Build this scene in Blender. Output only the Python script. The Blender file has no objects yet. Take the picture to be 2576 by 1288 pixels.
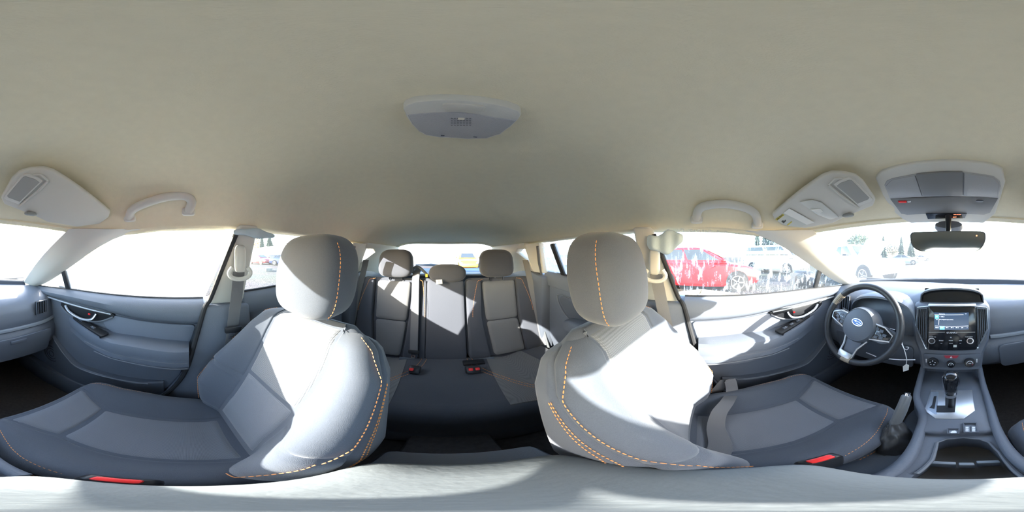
import bpy, bmesh, math, random
from mathutils import Vector, Matrix, Euler
import numpy as np

random.seed(7)
SC = bpy.context.scene
COL = SC.collection
PI = math.pi
R = math.radians
H = 1.25            # camera height above the ground
CX = 0.018          # camera offset from the car's centre plane
XF = 2404.0         # picture column that looks straight ahead

# ------------------------------------------------------------------ camera
cam_data = bpy.data.cameras.new('camera')
cam_data.type = 'PANO'
try:
    cam_data.panorama_type = 'EQUIRECTANGULAR'
except Exception:
    pass
try:
    cam_data.cycles.panorama_type = 'EQUIRECTANGULAR'
except Exception:
    pass
cam_data.clip_start = 0.005
cam_data.clip_end = 1000
cam = bpy.data.objects.new('camera', cam_data)
COL.objects.link(cam)
cam.location = (CX, 0, H)
cam.rotation_euler = (R(90), 0, R((XF - 1288.0) * 360.0 / 2576.0))
SC.camera = cam

# ------------------------------------------------------------------ sky, sun, exposure
SUN_AZ, SUN_EL = 46.0, 19.2
world = bpy.data.worlds.new('world')
SC.world = world
world.use_nodes = True
wn = world.node_tree.nodes
wl = world.node_tree.links
sky = wn.new('ShaderNodeTexSky')
sky.sky_type = 'NISHITA'
sky.sun_disc = False
sky.sun_elevation = R(SUN_EL)
sky.sun_rotation = R(SUN_AZ)
sky.air_density = 1.0
sky.dust_density = 1.0
sky.ozone_density = 1.0
wl.new(sky.outputs[0], wn['Background'].inputs[0])
wn['Background'].inputs[1].default_value = 0.58

sun_data = bpy.data.lights.new('sun', 'SUN')
sun_data.energy = 9.6
sun_data.angle = R(0.55)
sun_data.color = (1.0, 0.965, 0.9)
sun = bpy.data.objects.new('sun', sun_data)
COL.objects.link(sun)
sa, se = R(SUN_AZ), R(SUN_EL)
sdir = Vector((math.sin(sa) * math.cos(se), math.cos(sa) * math.cos(se), math.sin(se)))
sun.rotation_euler = sdir.to_track_quat('Z', 'Y').to_euler()
sun.location = (6, 7, 8)

SC.view_settings.view_transform = 'Standard'
SC.view_settings.look = 'None'
SC.view_settings.gamma = 1.0
SC.view_settings.use_curve_mapping = False
SC.view_settings.exposure = 1.86
SC.cycles.max_bounces = 14
SC.cycles.diffuse_bounces = 7
SC.cycles.transparent_max_bounces = 12

# ------------------------------------------------------------------ measuring
def ray(px, py):
    a = (px - XF) * 2 * PI / 2576.0
    e = (644.0 - py) * PI / 1288.0
    return Vector((math.sin(a) * math.cos(e), math.cos(a) * math.cos(e), math.sin(e)))
CAM = Vector((CX, 0, 0))
def onx(px, py, X):
    d = ray(px, py); return CAM + d * ((X - CX) / d.x)
def ony(px, py, Y):
    d = ray(px, py); return CAM + d * (Y / d.y)
def onz(px, py, Z):
    d = ray(px, py); return CAM + d * (Z / d.z)
def onp(px, py, p0, n):
    d = ray(px, py); return CAM + d * ((Vector(p0) - CAM).dot(n) / d.dot(n))
def itp(x, xs, ys):
    return float(np.interp(x, xs, ys))
def sm(t):
    t = max(0.0, min(1.0, t)); return t * t * (3 - 2 * t)

# ------------------------------------------------------------------ materials
MATS = {}
def mat(name, col, rough=0.6, metal=0.0, bump=0.0, bscale=200.0, var=0.0, vscale=6.0, spec=0.4, weave=None, wplane='xz', emit=None, estr=0.0, coat=0.0, sheen=0.0):
    if name in MATS: return MATS[name]
    m = bpy.data.materials.new(name); m.use_nodes = True
    n, l = m.node_tree.nodes, m.node_tree.links
    b = n['Principled BSDF']
    b.inputs['Base Color'].default_value = (*col, 1)
    b.inputs['Roughness'].default_value = rough
    b.inputs['Metallic'].default_value = metal
    b.inputs['Specular IOR Level'].default_value = spec
    if coat: b.inputs['Coat Weight'].default_value = coat; b.inputs['Coat Roughness'].default_value = 0.08
    if sheen:
        b.inputs['Sheen Weight'].default_value = sheen; b.inputs['Sheen Roughness'].default_value = 0.5
    if emit:
        b.inputs['Emission Color'].default_value = (*emit, 1); b.inputs['Emission Strength'].default_value = estr
    tc = n.new('ShaderNodeTexCoord')
    if var:
        t = n.new('ShaderNodeTexNoise'); t.inputs['Scale'].default_value = vscale; t.inputs['Detail'].default_value = 5
        l.new(tc.outputs['Object'], t.inputs['Vector'])
        mx = n.new('ShaderNodeMix'); mx.data_type = 'RGBA'
        mx.inputs['A'].default_value = (*[c * (1 - var) for c in col], 1)
        mx.inputs['B'].default_value = (*[min(1, c * (1 + var)) for c in col], 1)
        l.new(t.outputs['Fac'], mx.inputs['Factor']); l.new(mx.outputs['Result'], b.inputs['Base Color'])
    if weave:
        sc_, st_, dark = weave
        ck = n.new('ShaderNodeTexVoronoi'); ck.inputs['Scale'].default_value = sc_
        ck.inputs['Randomness'].default_value = 0.1; ck.voronoi_dimensions = '2D'
        sx = n.new('ShaderNodeSeparateXYZ'); cx = n.new('ShaderNodeCombineXYZ')
        l.new(tc.outputs['Object'], sx.inputs[0]); l.new(sx.outputs['X'], cx.inputs['X'])
        l.new(sx.outputs['Z' if wplane == 'xz' else 'Y'], cx.inputs['Y'])
        l.new(cx.outputs[0], ck.inputs['Vector'])
        mx = n.new('ShaderNodeMix'); mx.data_type = 'RGBA'
        mx.inputs['A'].default_value = (*[min(1, c * 1.25) for c in col], 1)
        mx.inputs['B'].default_value = (*[c * dark for c in col], 1)
        l.new(ck.outputs['Distance'], mx.inputs['Factor']); l.new(mx.outputs['Result'], b.inputs['Base Color'])
        bp = n.new('ShaderNodeBump'); bp.inputs['Strength'].default_value = st_; bp.inputs['Distance'].default_value = 0.001; bp.invert = True
        l.new(ck.outputs['Distance'], bp.inputs['Height']); l.new(bp.outputs['Normal'], b.inputs['Normal'])
    elif bump:
        t = n.new('ShaderNodeTexNoise'); t.inputs['Scale'].default_value = bscale; t.inputs['Detail'].default_value = 3
        l.new(tc.outputs['Object'], t.inputs['Vector'])
        bp = n.new('ShaderNodeBump'); bp.inputs['Strength'].default_value = bump; bp.inputs['Distance'].default_value = 0.002
        l.new(t.outputs['Fac'], bp.inputs['Height']); l.new(bp.outputs['Normal'], b.inputs['Normal'])
    MATS[name] = m
    return m

def glass(name, tint=(0.97, 0.98, 0.97), lo=0.03, hi=0.10, streak=0.0, sscale=(14, 14, 1.6), gray=(0.85, 0.87, 0.88)):
    """clear pane with a film of dust, and, with streak, dried water runs"""
    m = bpy.data.materials.new(name); m.use_nodes = True
    n, l = m.node_tree.nodes, m.node_tree.links
    n.clear()
    out = n.new('ShaderNodeOutputMaterial')
    tr = n.new('ShaderNodeBsdfTransparent'); tr.inputs[0].default_value = (*tint, 1)
    tl = n.new('ShaderNodeBsdfTranslucent'); tl.inputs[0].default_value = (*gray, 1)
    df = n.new('ShaderNodeBsdfDiffuse'); df.inputs[0].default_value = (*gray, 1)
    dm = n.new('ShaderNodeMixShader'); dm.inputs[0].default_value = 0.35
    l.new(tl.outputs[0], dm.inputs[1]); l.new(df.outputs[0], dm.inputs[2])
    tc = n.new('ShaderNodeTexCoord')
    a = n.new('ShaderNodeTexNoise'); a.inputs['Scale'].default_value = 3.5; a.inputs['Detail'].default_value = 6
    l.new(tc.outputs['Object'], a.inputs['Vector'])
    mr = n.new('ShaderNodeMapRange'); mr.inputs['From Min'].default_value = 0.3; mr.inputs['From Max'].default_value = 0.7
    mr.inputs['To Min'].default_value = lo; mr.inputs['To Max'].default_value = hi
    l.new(a.outputs['Fac'], mr.inputs['Value'])
    fac = mr.outputs['Result']
    if streak:
        mp = n.new('ShaderNodeMapping'); mp.inputs['Scale'].default_value = sscale
        l.new(tc.outputs['Object'], mp.inputs['Vector'])
        s = n.new('ShaderNodeTexNoise'); s.inputs['Scale'].default_value = 4.0; s.inputs['Detail'].default_value = 4; s.inputs['Roughness'].default_value = 0.65
        l.new(mp.outputs[0], s.inputs['Vector'])
        m2 = n.new('ShaderNodeMapRange'); m2.inputs['From Min'].default_value = 0.54; m2.inputs['From Max'].default_value = 0.66
        m2.inputs['To Min'].default_value = 0.0; m2.inputs['To Max'].default_value = streak
        l.new(s.outputs['Fac'], m2.inputs['Value'])
        ad = n.new('ShaderNodeMath'); ad.operation = 'ADD'; ad.use_clamp = True
        l.new(fac, ad.inputs[0]); l.new(m2.outputs['Result'], ad.inputs[1]); fac = ad.outputs[0]
    mx = n.new('ShaderNodeMixShader'); l.new(fac, mx.inputs[0])
    l.new(tr.outputs[0], mx.inputs[1]); l.new(dm.outputs[0], mx.inputs[2])
    gl = n.new('ShaderNodeBsdfGlossy'); gl.inputs['Roughness'].default_value = 0.03
    lw = n.new('ShaderNodeLayerWeight'); lw.inputs[0].default_value = 0.5
    pw = n.new('ShaderNodeMath'); pw.operation = 'POWER'; pw.inputs[1].default_value = 4.0; l.new(lw.outputs['Facing'], pw.inputs[0])
    fr = n.new('ShaderNodeMapRange'); fr.inputs['To Min'].default_value = 0.015; fr.inputs['To Max'].default_value = 0.30; l.new(pw.outputs[0], fr.inputs['Value'])
    mx2 = n.new('ShaderNodeMixShader'); l.new(fr.outputs[0], mx2.inputs[0])
    l.new(mx.outputs[0], mx2.inputs[1]); l.new(gl.outputs[0], mx2.inputs[2])
    l.new(mx2.outputs[0], out.inputs[0])
    return m

M_head = mat('headliner fabric', (0.76, 0.695, 0.525), 0.95, bump=0.25, bscale=420, var=0.05, vscale=60, spec=0.1)
M_light = mat('pale grey trim plastic', (0.60, 0.59, 0.545), 0.55, bump=0.12, bscale=500)
M_visor = mat('visor vinyl', (0.58, 0.565, 0.515), 0.7, bump=0.12, bscale=500)
M_dark = mat('charcoal trim plastic', (0.10, 0.112, 0.135), 0.5, bump=0.25, bscale=420)
M_soft = mat('soft-touch charcoal trim', (0.135, 0.152, 0.185), 0.62, bump=0.3, bscale=300)
M_dash = mat('dashboard skin', (0.115, 0.13, 0.16), 0.48, bump=0.25, bscale=350, spec=0.7)
M_black = mat('black plastic', (0.018, 0.019, 0.022), 0.4)
M_gloss = mat('piano black', (0.012, 0.013, 0.016), 0.12, coat=0.5)
M_rubber = mat('black rubber', (0.02, 0.02, 0.022), 0.7)
M_fab = mat('charcoal seat cloth', (0.088, 0.099, 0.121), 0.9, bump=0.35, bscale=900, var=0.12, vscale=400, spec=0.15, sheen=0.25)
M_ins = mat('grey woven seat insert', (0.175, 0.184, 0.206), 0.9, weave=(420, 0.7, 0.45), spec=0.15, sheen=0.25)
M_mesh = mat('coarse mesh seat insert', (0.20, 0.206, 0.218), 0.9, weave=(230, 1.0, 0.3), spec=0.15, sheen=0.2)
M_rfab = mat('dark rear seat cloth', (0.070, 0.074, 0.088), 0.92, bump=0.35, bscale=800, var=0.12, vscale=400, spec=0.12, sheen=0.2)
M_rins = mat('grey rear seat insert', (0.17, 0.168, 0.168), 0.92, weave=(380, 0.6, 0.5), spec=0.12, sheen=0.2)
M_insc = mat('grey woven cushion insert', (0.175, 0.184, 0.206), 0.9, weave=(420, 0.7, 0.45), wplane='xy', spec=0.15, sheen=0.25)
M_thread = mat('orange thread', (0.75, 0.30, 0.10), 0.7)
M_belt = mat('grey webbing', (0.14, 0.14, 0.145), 0.75, bump=0.3, bscale=600)
M_carpet = mat('black carpet', (0.075, 0.068, 0.066), 1.0, bump=0.8, bscale=350, var=0.3, vscale=60, spec=0.05)
M_silver = mat('satin silver trim', (0.62, 0.64, 0.67), 0.3, metal=0.85)
M_chrome = mat('chrome', (0.85, 0.86, 0.88), 0.1, metal=1.0)
M_mirror = mat('mirror glass', (0.9, 0.92, 0.93), 0.01, metal=1.0)
M_red = mat('red button', (0.75, 0.03, 0.03), 0.35)
M_hazred = mat('dark red button', (0.35, 0.03, 0.05), 0.4)
M_white = mat('white print', (0.8, 0.82, 0.85), 0.6)
M_paper = mat('white paper', (0.78, 0.78, 0.74), 0.8)
M_yellow = mat('yellow label band', (0.62, 0.52, 0.08), 0.7)
M_label = mat('pale label', (0.55, 0.57, 0.53), 0.7)
M_ink = mat('label ink', (0.08, 0.08, 0.07), 0.8)
M_zip = mat('white zip tie', (0.8, 0.8, 0.82), 0.5)
M_leather = mat('black leather', (0.03, 0.031, 0.035), 0.42, bump=0.35, bscale=240)
M_worn = mat('worn leather patch', (0.30, 0.25, 0.19), 0.8, var=0.5, vscale=120)
M_lid = mat('armrest vinyl', (0.17, 0.185, 0.19), 0.6, bump=0.3, bscale=120)
M_lens = mat('frosted lamp lens', (0.42, 0.42, 0.43), 0.25, bump=0.5, bscale=700)
M_olens = mat('overhead lamp lens', (0.36, 0.37, 0.38), 0.2, bump=0.3, bscale=500)
M_odoor = mat('overhead storage door', (0.20, 0.205, 0.215), 0.4)
M_screen = mat('lit display', (0.02, 0.03, 0.05), 0.15, emit=(0.05, 0.09, 0.16), estr=0.35)
M_sblue = mat('lit blue tile', (0.1, 0.4, 0.7), 0.3, emit=(0.10, 0.42, 0.75), estr=0.8)
M_stext = mat('lit white text', (0.6, 0.65, 0.75), 0.3, emit=(0.7, 0.75, 0.9), estr=0.7)
M_orange = mat('lit orange text', (0.8, 0.2, 0.1), 0.3, emit=(1.0, 0.25, 0.12), estr=1.0)
M_bluelamp = mat('lit blue lamp', (0.1, 0.2, 0.9), 0.3, emit=(0.1, 0.2, 1.0), estr=1.5)
M_body = mat('silver blue car paint', (0.36, 0.42, 0.50), 0.3, metal=0.3, coat=0.6)
G_wind = glass('windscreen glass', lo=0.015, hi=0.06)
G_drv = glass('rain-streaked glass', lo=0.01, hi=0.05, streak=0.45, sscale=(16, 16, 1.2))
G_pas = glass('hazy side glass', lo=0.06, hi=0.16)
G_clear = glass('lightly dusted glass', lo=0.005, hi=0.02)
G_dust = glass('dusty rear side glass', lo=0.22, hi=0.40, streak=0.25, sscale=(7, 7, 2.2), gray=(0.75, 0.8, 0.85))
G_back = glass('dusty rear window glass', lo=0.02, hi=0.07)

# ------------------------------------------------------------------ objects
def tag(o, label=None, cat=None, group=None, kind=None):
    if label: o['label'] = label
    if cat: o['category'] = cat
    if group: o['group'] = group
    if kind: o['kind'] = kind
    return o
def wpos(o):
    p = Vector((0, 0, 0))
    while o is not None:
        p += o.location; o = o.parent
    return p
def thing(name, loc, label, cat, group=None, kind=None, parent=None):
    """an Empty at the thing's base; loc is measured from the camera's height"""
    o = bpy.data.objects.new(name, None); COL.objects.link(o)
    o.empty_display_size = 0.05
    o.location = Vector((loc[0], loc[1], loc[2] + H))
    return tag(o, label, cat, group, kind)
def part(name, geo, m, parent=None, bevel=0.0, seg=2, smooth=True, ang=40, label=None, cat=None, group=None, kind=None, mats=None, fm=None):
    V, F = geo
    me = bpy.data.meshes.new(name)
    if parent is not None:
        off = wpos(parent)
    else:
        lo = np.min(np.array([tuple(v) for v in V]), axis=0); hi = np.max(np.array([tuple(v) for v in V]), axis=0)
        off = Vector(((lo[0] + hi[0]) / 2, (lo[1] + hi[1]) / 2, lo[2] + H))
    me.from_pydata([(v[0] - off.x, v[1] - off.y, v[2] + H - off.z) for v in V], [], [tuple(f) for f in F])
    bm = bmesh.new(); bm.from_mesh(me)
    bmesh.ops.remove_doubles(bm, verts=bm.verts, dist=1e-6)
    bmesh.ops.recalc_face_normals(bm, faces=bm.faces)
    if bevel:
        ed = [e for e in bm.edges if len(e.link_faces) == 2 and e.calc_face_angle(0) > R(28)]
        if ed:
            bmesh.ops.bevel(bm, geom=ed, offset=bevel, segments=seg, profile=0.5, affect='EDGES', clamp_overlap=True)
    bm.to_mesh(me); bm.free()
    if mats:
        for k in mats: me.materials.append(k)
    else:
        me.materials.append(m)
    if smooth and len(me.polygons):
        me.polygons.foreach_set('use_smooth', [True] * len(me.polygons))
        me.set_sharp_from_angle(angle=R(ang))
    me.update()
    o = bpy.data.objects.new(name, me); COL.objects.link(o)
    if parent is not None: o.parent = parent
    else: o.location = off
    return tag(o, label, cat, group, kind)

# ------------------------------------------------------------------ shapes (vertices, faces)
def cat_geo(*gs):
    V, F = [], []
    for v, f in gs:
        b = len(V); V += [Vector(x) for x in v]; F += [tuple(i + b for i in q) for q in f]
    return V, F
def box(c, s, rot=None):
    c = Vector(c); V = []
    for z in (-1, 1):
        for y in (-1, 1):
            for x in (-1, 1):
                p = Vector((x * s[0] / 2, y * s[1] / 2, z * s[2] / 2))
                if rot is not None: p = rot @ p
                V.append(c + p)
    return V, [(0, 2, 3, 1), (4, 5, 7, 6), (0, 1, 5, 4), (2, 6, 7, 3), (0, 4, 6, 2), (1, 3, 7, 5)]
def prism(poly, vec):
    poly = [Vector(p) for p in poly]; vec = Vector(vec); n = len(poly)
    V = poly + [p + vec for p in poly]
    F = [tuple(range(n))[::-1], tuple(range(n, 2 * n))]
    for i in range(n):
        j = (i + 1) % n; F.append((i, j, j + n, i + n))
    return V, F
def loft(rings, closed=True, caps=True, loop=False):
    n = len(rings[0]); V = [Vector(p) for r in rings for p in r]; F = []
    m = len(rings)
    for a in range(m if loop else m - 1):
        b = (a + 1) % m
        for i in range(n if closed else n - 1):
            j = (i + 1) % n
            F.append((a * n + i, a * n + j, b * n + j, b * n + i))
    if caps and closed and not loop:
        F.append(tuple(range(n))[::-1]); F.append(tuple(range((m - 1) * n, m * n)))
    return V, F
def frames(path):
    path = [Vector(p) for p in path]; T = []
    for i in range(len(path)):
        a = path[max(0, i - 1)]; b = path[min(len(path) - 1, i + 1)]
        t = b - a
        T.append(t.normalized() if t.length > 1e-9 else Vector((0, 0, 1)))
    up = Vector((0, 0, 1)) if abs(T[0].z) < 0.9 else Vector((1, 0, 0))
    N = []; nrm = (up - T[0] * up.dot(T[0])).normalized()
    for t in T:
        nrm = nrm - t * nrm.dot(t)
        nrm = nrm.normalized() if nrm.length > 1e-6 else Vector((1, 0, 0))
        N.append(nrm.copy())
    return path, T, N
def tube(path, r, n=8, flat=1.0, caps=True, loop=False):
    path, T, N = frames(path); rings = []
    for i, p in enumerate(path):
        rr = r[i] if isinstance(r, (list, tuple)) else r
        b = T[i].cross(N[i])
        rings.append([p + N[i] * (math.cos(2 * PI * k / n) * rr * flat) + b * (math.sin(2 * PI * k / n) * rr) for k in range(n)])
    return loft(rings, True, caps, loop)
def curve(pts, n=8):
    """Catmull-Rom through the points"""
    P = [Vector(p) for p in pts]; out = []
    for i in range(len(P) - 1):
        p0 = P[max(0, i - 1)]; p1 = P[i]; p2 = P[i + 1]; p3 = P[min(len(P) - 1, i + 2)]
        for k in range(n):
            t = k / n
            out.append(0.5 * ((2 * p1) + (p2 - p0) * t + (2 * p0 - 5 * p1 + 4 * p2 - p3) * t * t + (3 * p1 - p0 - 3 * p2 + p3) * t ** 3))
    out.append(P[-1]); return out
def ribbon(path, wvec, th):
    """flat band; wvec(i, tangent) gives the half-width vector"""
    path, T, N = frames(path); rings = []
    for i, p in enumerate(path):
        w = Vector(wvec(i, T[i])) if callable(wvec) else Vector(wvec)
        nn = T[i].cross(w).normalized() * th / 2
        rings.append([p - w - nn, p + w - nn, p + w + nn, p - w + nn])
    return loft(rings)
def grid(fn, us, vs, closed_u=False):
    V = [fn(u, v) for v in vs for u in us]; n = len(us); F = []
    for a in range(len(vs) - 1):
        for i in range(n if closed_u else n - 1):
            j = (i + 1) % n
            F.append((a * n + i, a * n + j, (a + 1) * n + j, (a + 1) * n + i))
    return V, F
def thick(geo, vec):
    """an open sheet given thickness along a fixed vector (closed round its border)"""
    V, F = geo; n = len(V); vec = Vector(vec)
    V2 = [Vector(v) for v in V] + [Vector(v) + vec for v in V]
    F2 = [tuple(f) for f in F] + [tuple(i + n for i in f[::-1]) for f in F]
    cnt = {}
    for f in F:
        for i in range(len(f)):
            a, b = f[i], f[(i + 1) % len(f)]
            k = (min(a, b), max(a, b)); cnt.setdefault(k, []).append((a, b))
    for k, e in cnt.items():
        if len(e) == 1:
            a, b = e[0]; F2.append((b, a, a + n, b + n))
    return V2, F2
def spow(c, e): return math.copysign(abs(c) ** e, c)
def superell(c, a, b, h, e1=0.5, e2=0.5, nu=28, nv=16, warp=None):
    c = Vector(c); V = []; F = []
    for j in range(nv + 1):
        ph = -PI / 2 + PI * j / nv
        for i in range(nu):
            th = 2 * PI * i / nu
            p = Vector((a * spow(math.cos(ph), e1) * spow(math.cos(th), e2), b * spow(math.cos(ph), e1) * spow(math.sin(th), e2), h * spow(math.sin(ph), e1)))
            if warp: p = warp(p)
            V.append(c + p)
    for j in range(nv):
        for i in range(nu):
            k = (i + 1) % nu; F.append((j * nu + i, j * nu + k, (j + 1) * nu + k, (j + 1) * nu + i))
    return V, F
def disc(c, n, r, h, seg=32, r2=None):
    """short cylinder from c along n"""
    n = Vector(n).normalized(); a = n.orthogonal().normalized(); b = n.cross(a); c = Vector(c)
    r2 = r if r2 is None else r2
    ring = lambda rr, o: [c + n * o + a * math.cos(2 * PI * k / seg) * rr + b * math.sin(2 * PI * k / seg) * rr for k in range(seg)]
    return loft([ring(r, 0), ring(r2, h)])
def ringgeo(c, n, r0, r1, h, seg=36):
    n = Vector(n).normalized(); a = n.orthogonal().normalized(); b = n.cross(a); c = Vector(c)
    ring = lambda rr, o: [c + n * o + a * math.cos(2 * PI * k / seg) * rr + b * math.sin(2 * PI * k / seg) * rr for k in range(seg)]
    return loft([ring(r0, 0), ring(r1, 0), ring(r1, h), ring(r0, h)], loop=True, caps=False)
def frame_geo(poly, inner, vec):
    """flat frame between two outlines with the same number of points"""
    n = len(poly); vec = Vector(vec)
    r = [[Vector(p) for p in poly], [Vector(p) for p in inner], [Vector(p) + vec for p in inner], [Vector(p) + vec for p in poly]]
    return loft(r, loop=True, caps=False)
def shrink(poly, k):
    c = sum((Vector(p) for p in poly), Vector()) / len(poly)
    return [c + (Vector(p) - c) * k for p in poly]
def rounded(poly, r=0.01, n=4):
    P = [Vector(p) for p in poly]; out = []
    for i in range(len(P)):
        a, b, c = P[i - 1], P[i], P[(i + 1) % len(P)]
        d1 = min(r, (a - b).length * 0.45); d2 = min(r, (c - b).length * 0.45)
        p, q = b + (a - b).normalized() * d1, b + (c - b).normalized() * d2
        for k in range(n + 1):
            t = k / n; out.append(p * (1 - t) ** 2 + b * 2 * t * (1 - t) + q * t * t)
    return out
def stitches(path, L=0.0062, gap=0.0035, w=0.0011, lift=None):
    P = [Vector(p) for p in path]; gs = []
    d = [0.0]
    for i in range(1, len(P)): d.append(d[-1] + (P[i] - P[i - 1]).length)
    def at(s):
        for i in range(1, len(P)):
            if s <= d[i]:
                t = (s - d[i - 1]) / max(1e-9, d[i] - d[i - 1]); return P[i - 1].lerp(P[i], t)
        return P[-1]
    s = 0.0
    while s + L < d[-1]:
        a, b = at(s), at(s + L)
        gs.append(tube([a, (a + b) / 2, b], [w * 0.7, w, w * 0.7], 5)); s += L + gap
    return cat_geo(*gs)
def text_geo(s, org, right, up, size, align='CENTER', depth=0.0004, spacing=1.0):
    cu = bpy.data.curves.new('t', 'FONT'); cu.body = s; cu.size = 1.0; cu.align_x = align; cu.align_y = 'CENTER'; cu.resolution_u = 2
    cu.space_character = spacing
    ob = bpy.data.objects.new('t', cu); COL.objects.link(ob)
    bpy.context.view_layer.update()
    me = bpy.data.meshes.new_from_object(ob.evaluated_get(bpy.context.evaluated_depsgraph_get()))
    right = Vector(right).normalized(); up = Vector(up).normalized(); nn = right.cross(up); org = Vector(org)
    V = [org + right * v.co.x * size + up * v.co.y * size + nn * depth for v in me.vertices]
    F = [tuple(p.vertices) for p in me.polygons]
    bpy.data.objects.remove(ob); bpy.data.curves.remove(cu); bpy.data.meshes.remove(me)
    return thick((V, F), -nn * depth * 0.9)

# ================================================================== THE CABIN SHELL
def roof_w(y): return itp(-y, [-.66, -.42, -.2, .2, .9, 1.4, 1.75], [.50, .53, .585, .60, .59, .545, .50])
def roof_c(y): return itp(-y, [-.68, -.56, -.45, -.32, -.1, .3, .9, 1.3, 1.6, 1.76], [.150, .198, .232, .256, .263, .263, .245, .212, .165, .132])
def roof_r(y): return itp(-y, [-.66, -.5, -.3, -.1, .2, .9, 1.4, 1.75], [.13, .105, .09, .107, .112, .105, .10, .095])
def roof_pt(s, v):
    yf = .67 - .24 * s * s; yr = -1.74 + .08 * s * s
    y = yf + (yr - yf) * v
    w = roof_w(y); zc, zr = roof_c(y), roof_r(y)
    k = sm(v / .11)
    return Vector((w * s, y, (zr + (zc - zr) * (1 - abs(s) ** 5.5)) * k + (.166 - .054 * s * s) * (1 - k)))
def roof_z(x, y):
    s = min(1.0, abs(x) / roof_w(y)); zc, zr = roof_c(y), roof_r(y)
    return zr + (zc - zr) * (1 - s ** 5.5)
ss = [math.sin(R(a)) for a in np.linspace(-90, 90, 37)]
ceil = part('ceiling', thick(grid(roof_pt, ss, list(np.linspace(0, .12, 14)) + list(np.linspace(.14, 1, 42))), (0, 0, 0.035)), M_head,
            label='beige-grey woven fabric headliner lining the car roof', cat='ceiling', kind='structure', ang=60)

def gx(y, z): return .72 - .36 * (z + .19) - max(0.0, -y - .85) * .10
def side(poly, s, off=0.0): return [Vector((s * (gx(y, z) + off), y, z)) for y, z in poly]

# floor, tunnel, sills, bulkheads
part('floor', cat_geo(box((0, -.35, -1.0), (1.6, 3.3, .05)), box((0, -.2, -.93), (.22, 2.0, .14))), M_carpet, bevel=.02,
     label='black carpeted car floor with a low centre tunnel', cat='floor', kind='structure')
part('wall_front', box((0, 1.27, -.62), (1.62, .04, .85)), M_carpet, label='black carpeted bulkhead behind the pedals under the dashboard', cat='wall', kind='structure')
for s, nm in ((1, 'right'), (-1, 'left')):
    part('baseboard_' + nm, cat_geo(box((s * .705, .15, -.90), (.09, 1.9, .16))), M_dark, bevel=.012,
         label='dark plastic door sill along the %s side of the floor' % ('passenger' if s > 0 else 'driver'), cat='sill', kind='structure')
    # rear quarter side below the belt line
    q = [(-.93, -.98), (-.93, -.15), (-1.10, -.115), (-1.95, -.15), (-1.95, -.98)]
    part('wall_' + nm, prism([Vector((s * .62, y, z)) for y, z in q], (s * .10, 0, 0)), M_dark, bevel=.015,
         label='dark lower side panel of the cargo area, %s side' % ('passenger' if s > 0 else 'driver'), cat='side panel', kind='structure')
# hatch
hz = thing('wall_rear', (0, -1.93, -.98), 'dark inner panel of the tailgate below the rear window', 'tailgate', kind='structure')
part('lower_panel', prism([(-.62, -1.95, -.98), (.62, -1.95, -.98), (.62, -1.95, -.135), (.3, -1.95, -.150), (-.3, -1.95, -.150), (-.62, -1.95, -.135)], (0, -.05, 0)), M_soft, hz, bevel=.008)
part('upper_ledge', prism([(-.60, -1.86, -.185), (.60, -1.86, -.185), (.60, -1.95, -.150), (-.60, -1.95, -.150)], (0, 0, -.02)), mat('tailgate ledge with lit tint', (.30, .36, .44), .5), hz, bevel=.006)  # bluish light on the ledge is put into its colour
part('latch_cover', prism([(-.12, -1.90, -.30), (.12, -1.90, -.30), (.09, -1.90, -.20), (-.09, -1.90, -.20)], (0, -.05, 0)), M_dark, hz, bevel=.01)
cg = part('cargo_floor', box((0, -1.55, -.52), (1.2, .85, .03)), M_carpet, label='black carpeted load floor behind the rear seats', cat='cargo floor', kind='structure')
part('cargo_cover', box((0, -1.48, -.165), (1.12, .20, .014)), mat('cargo cover vinyl', (.22, .26, .32), .6), bevel=.005, label='grey-blue rolled cargo cover behind the rear headrests', cat='cargo cover')

# windscreen
def wind(s, t):
    a = roof_pt(s, 0) + Vector((-.020 * s, .006, -.002)); b = Vector((.650 * s, 1.20 - .20 * s * s, -.180 - .015 * s * s))
    p = a.lerp(b, t); k = math.sin(PI * t) * .02
    return p + Vector((0, .5, .85)) * k
part('window_1', thick(grid(wind, np.linspace(-1, 1, 21), np.linspace(0, 1, 12)), (0, .002, .004)), G_wind,
     label='wide sloping windscreen with a dusty film above the dashboard', cat='windscreen', kind='structure', ang=60)
# header strip above the windscreen and cowl below it
part('trim_1', loft([[roof_pt(s, 0) + Vector((0, dy, dz)) for dy, dz in ((-.012, -.006), (.03, -.012), (.06, .03), (-.012, .05))] for s in ss]), M_head,
     label='fabric-covered roof header along the top of the windscreen', cat='header trim', kind='structure')
part('trim_2', loft([[wind(s, 1) + Vector((0, dy, dz)) for dy, dz in ((-.05, -.03), (-.005, .012), (.02, .018), (.35, -.10), (.35, -.2), (-.05, -.2))] for s in np.linspace(-1, 1, 21)]), M_rubber,
     label='black cowl and wiper seal at the foot of the windscreen', cat='cowl', kind='structure')
# rear window
def rwin(s, t):
    a = Vector((.50 * s, -1.73 + .06 * s * s, .122 - .012 * s * s)); b = Vector((.57 * s, -1.96 + .05 * s * s, -.137 + .018 * s * s))
    return a.lerp(b, t)
part('window_2', thick(grid(rwin, np.linspace(-1, 1, 15), np.linspace(0, 1, 8)), (0, -.004, .002)), G_back,
     label='dusty rear window of the tailgate beyond the back seat', cat='rear window', kind='structure', ang=60)
part('trim_3', loft([[roof_pt(s, 1) + Vector((0, dy, dz)) for dy, dz in ((.03, -.004), (-.03, -.008), (-.06, .03), (.03, .05))] for s in ss]), M_head,
     label='fabric-covered roof edge along the top of the rear window', cat='header trim', kind='structure')

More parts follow.
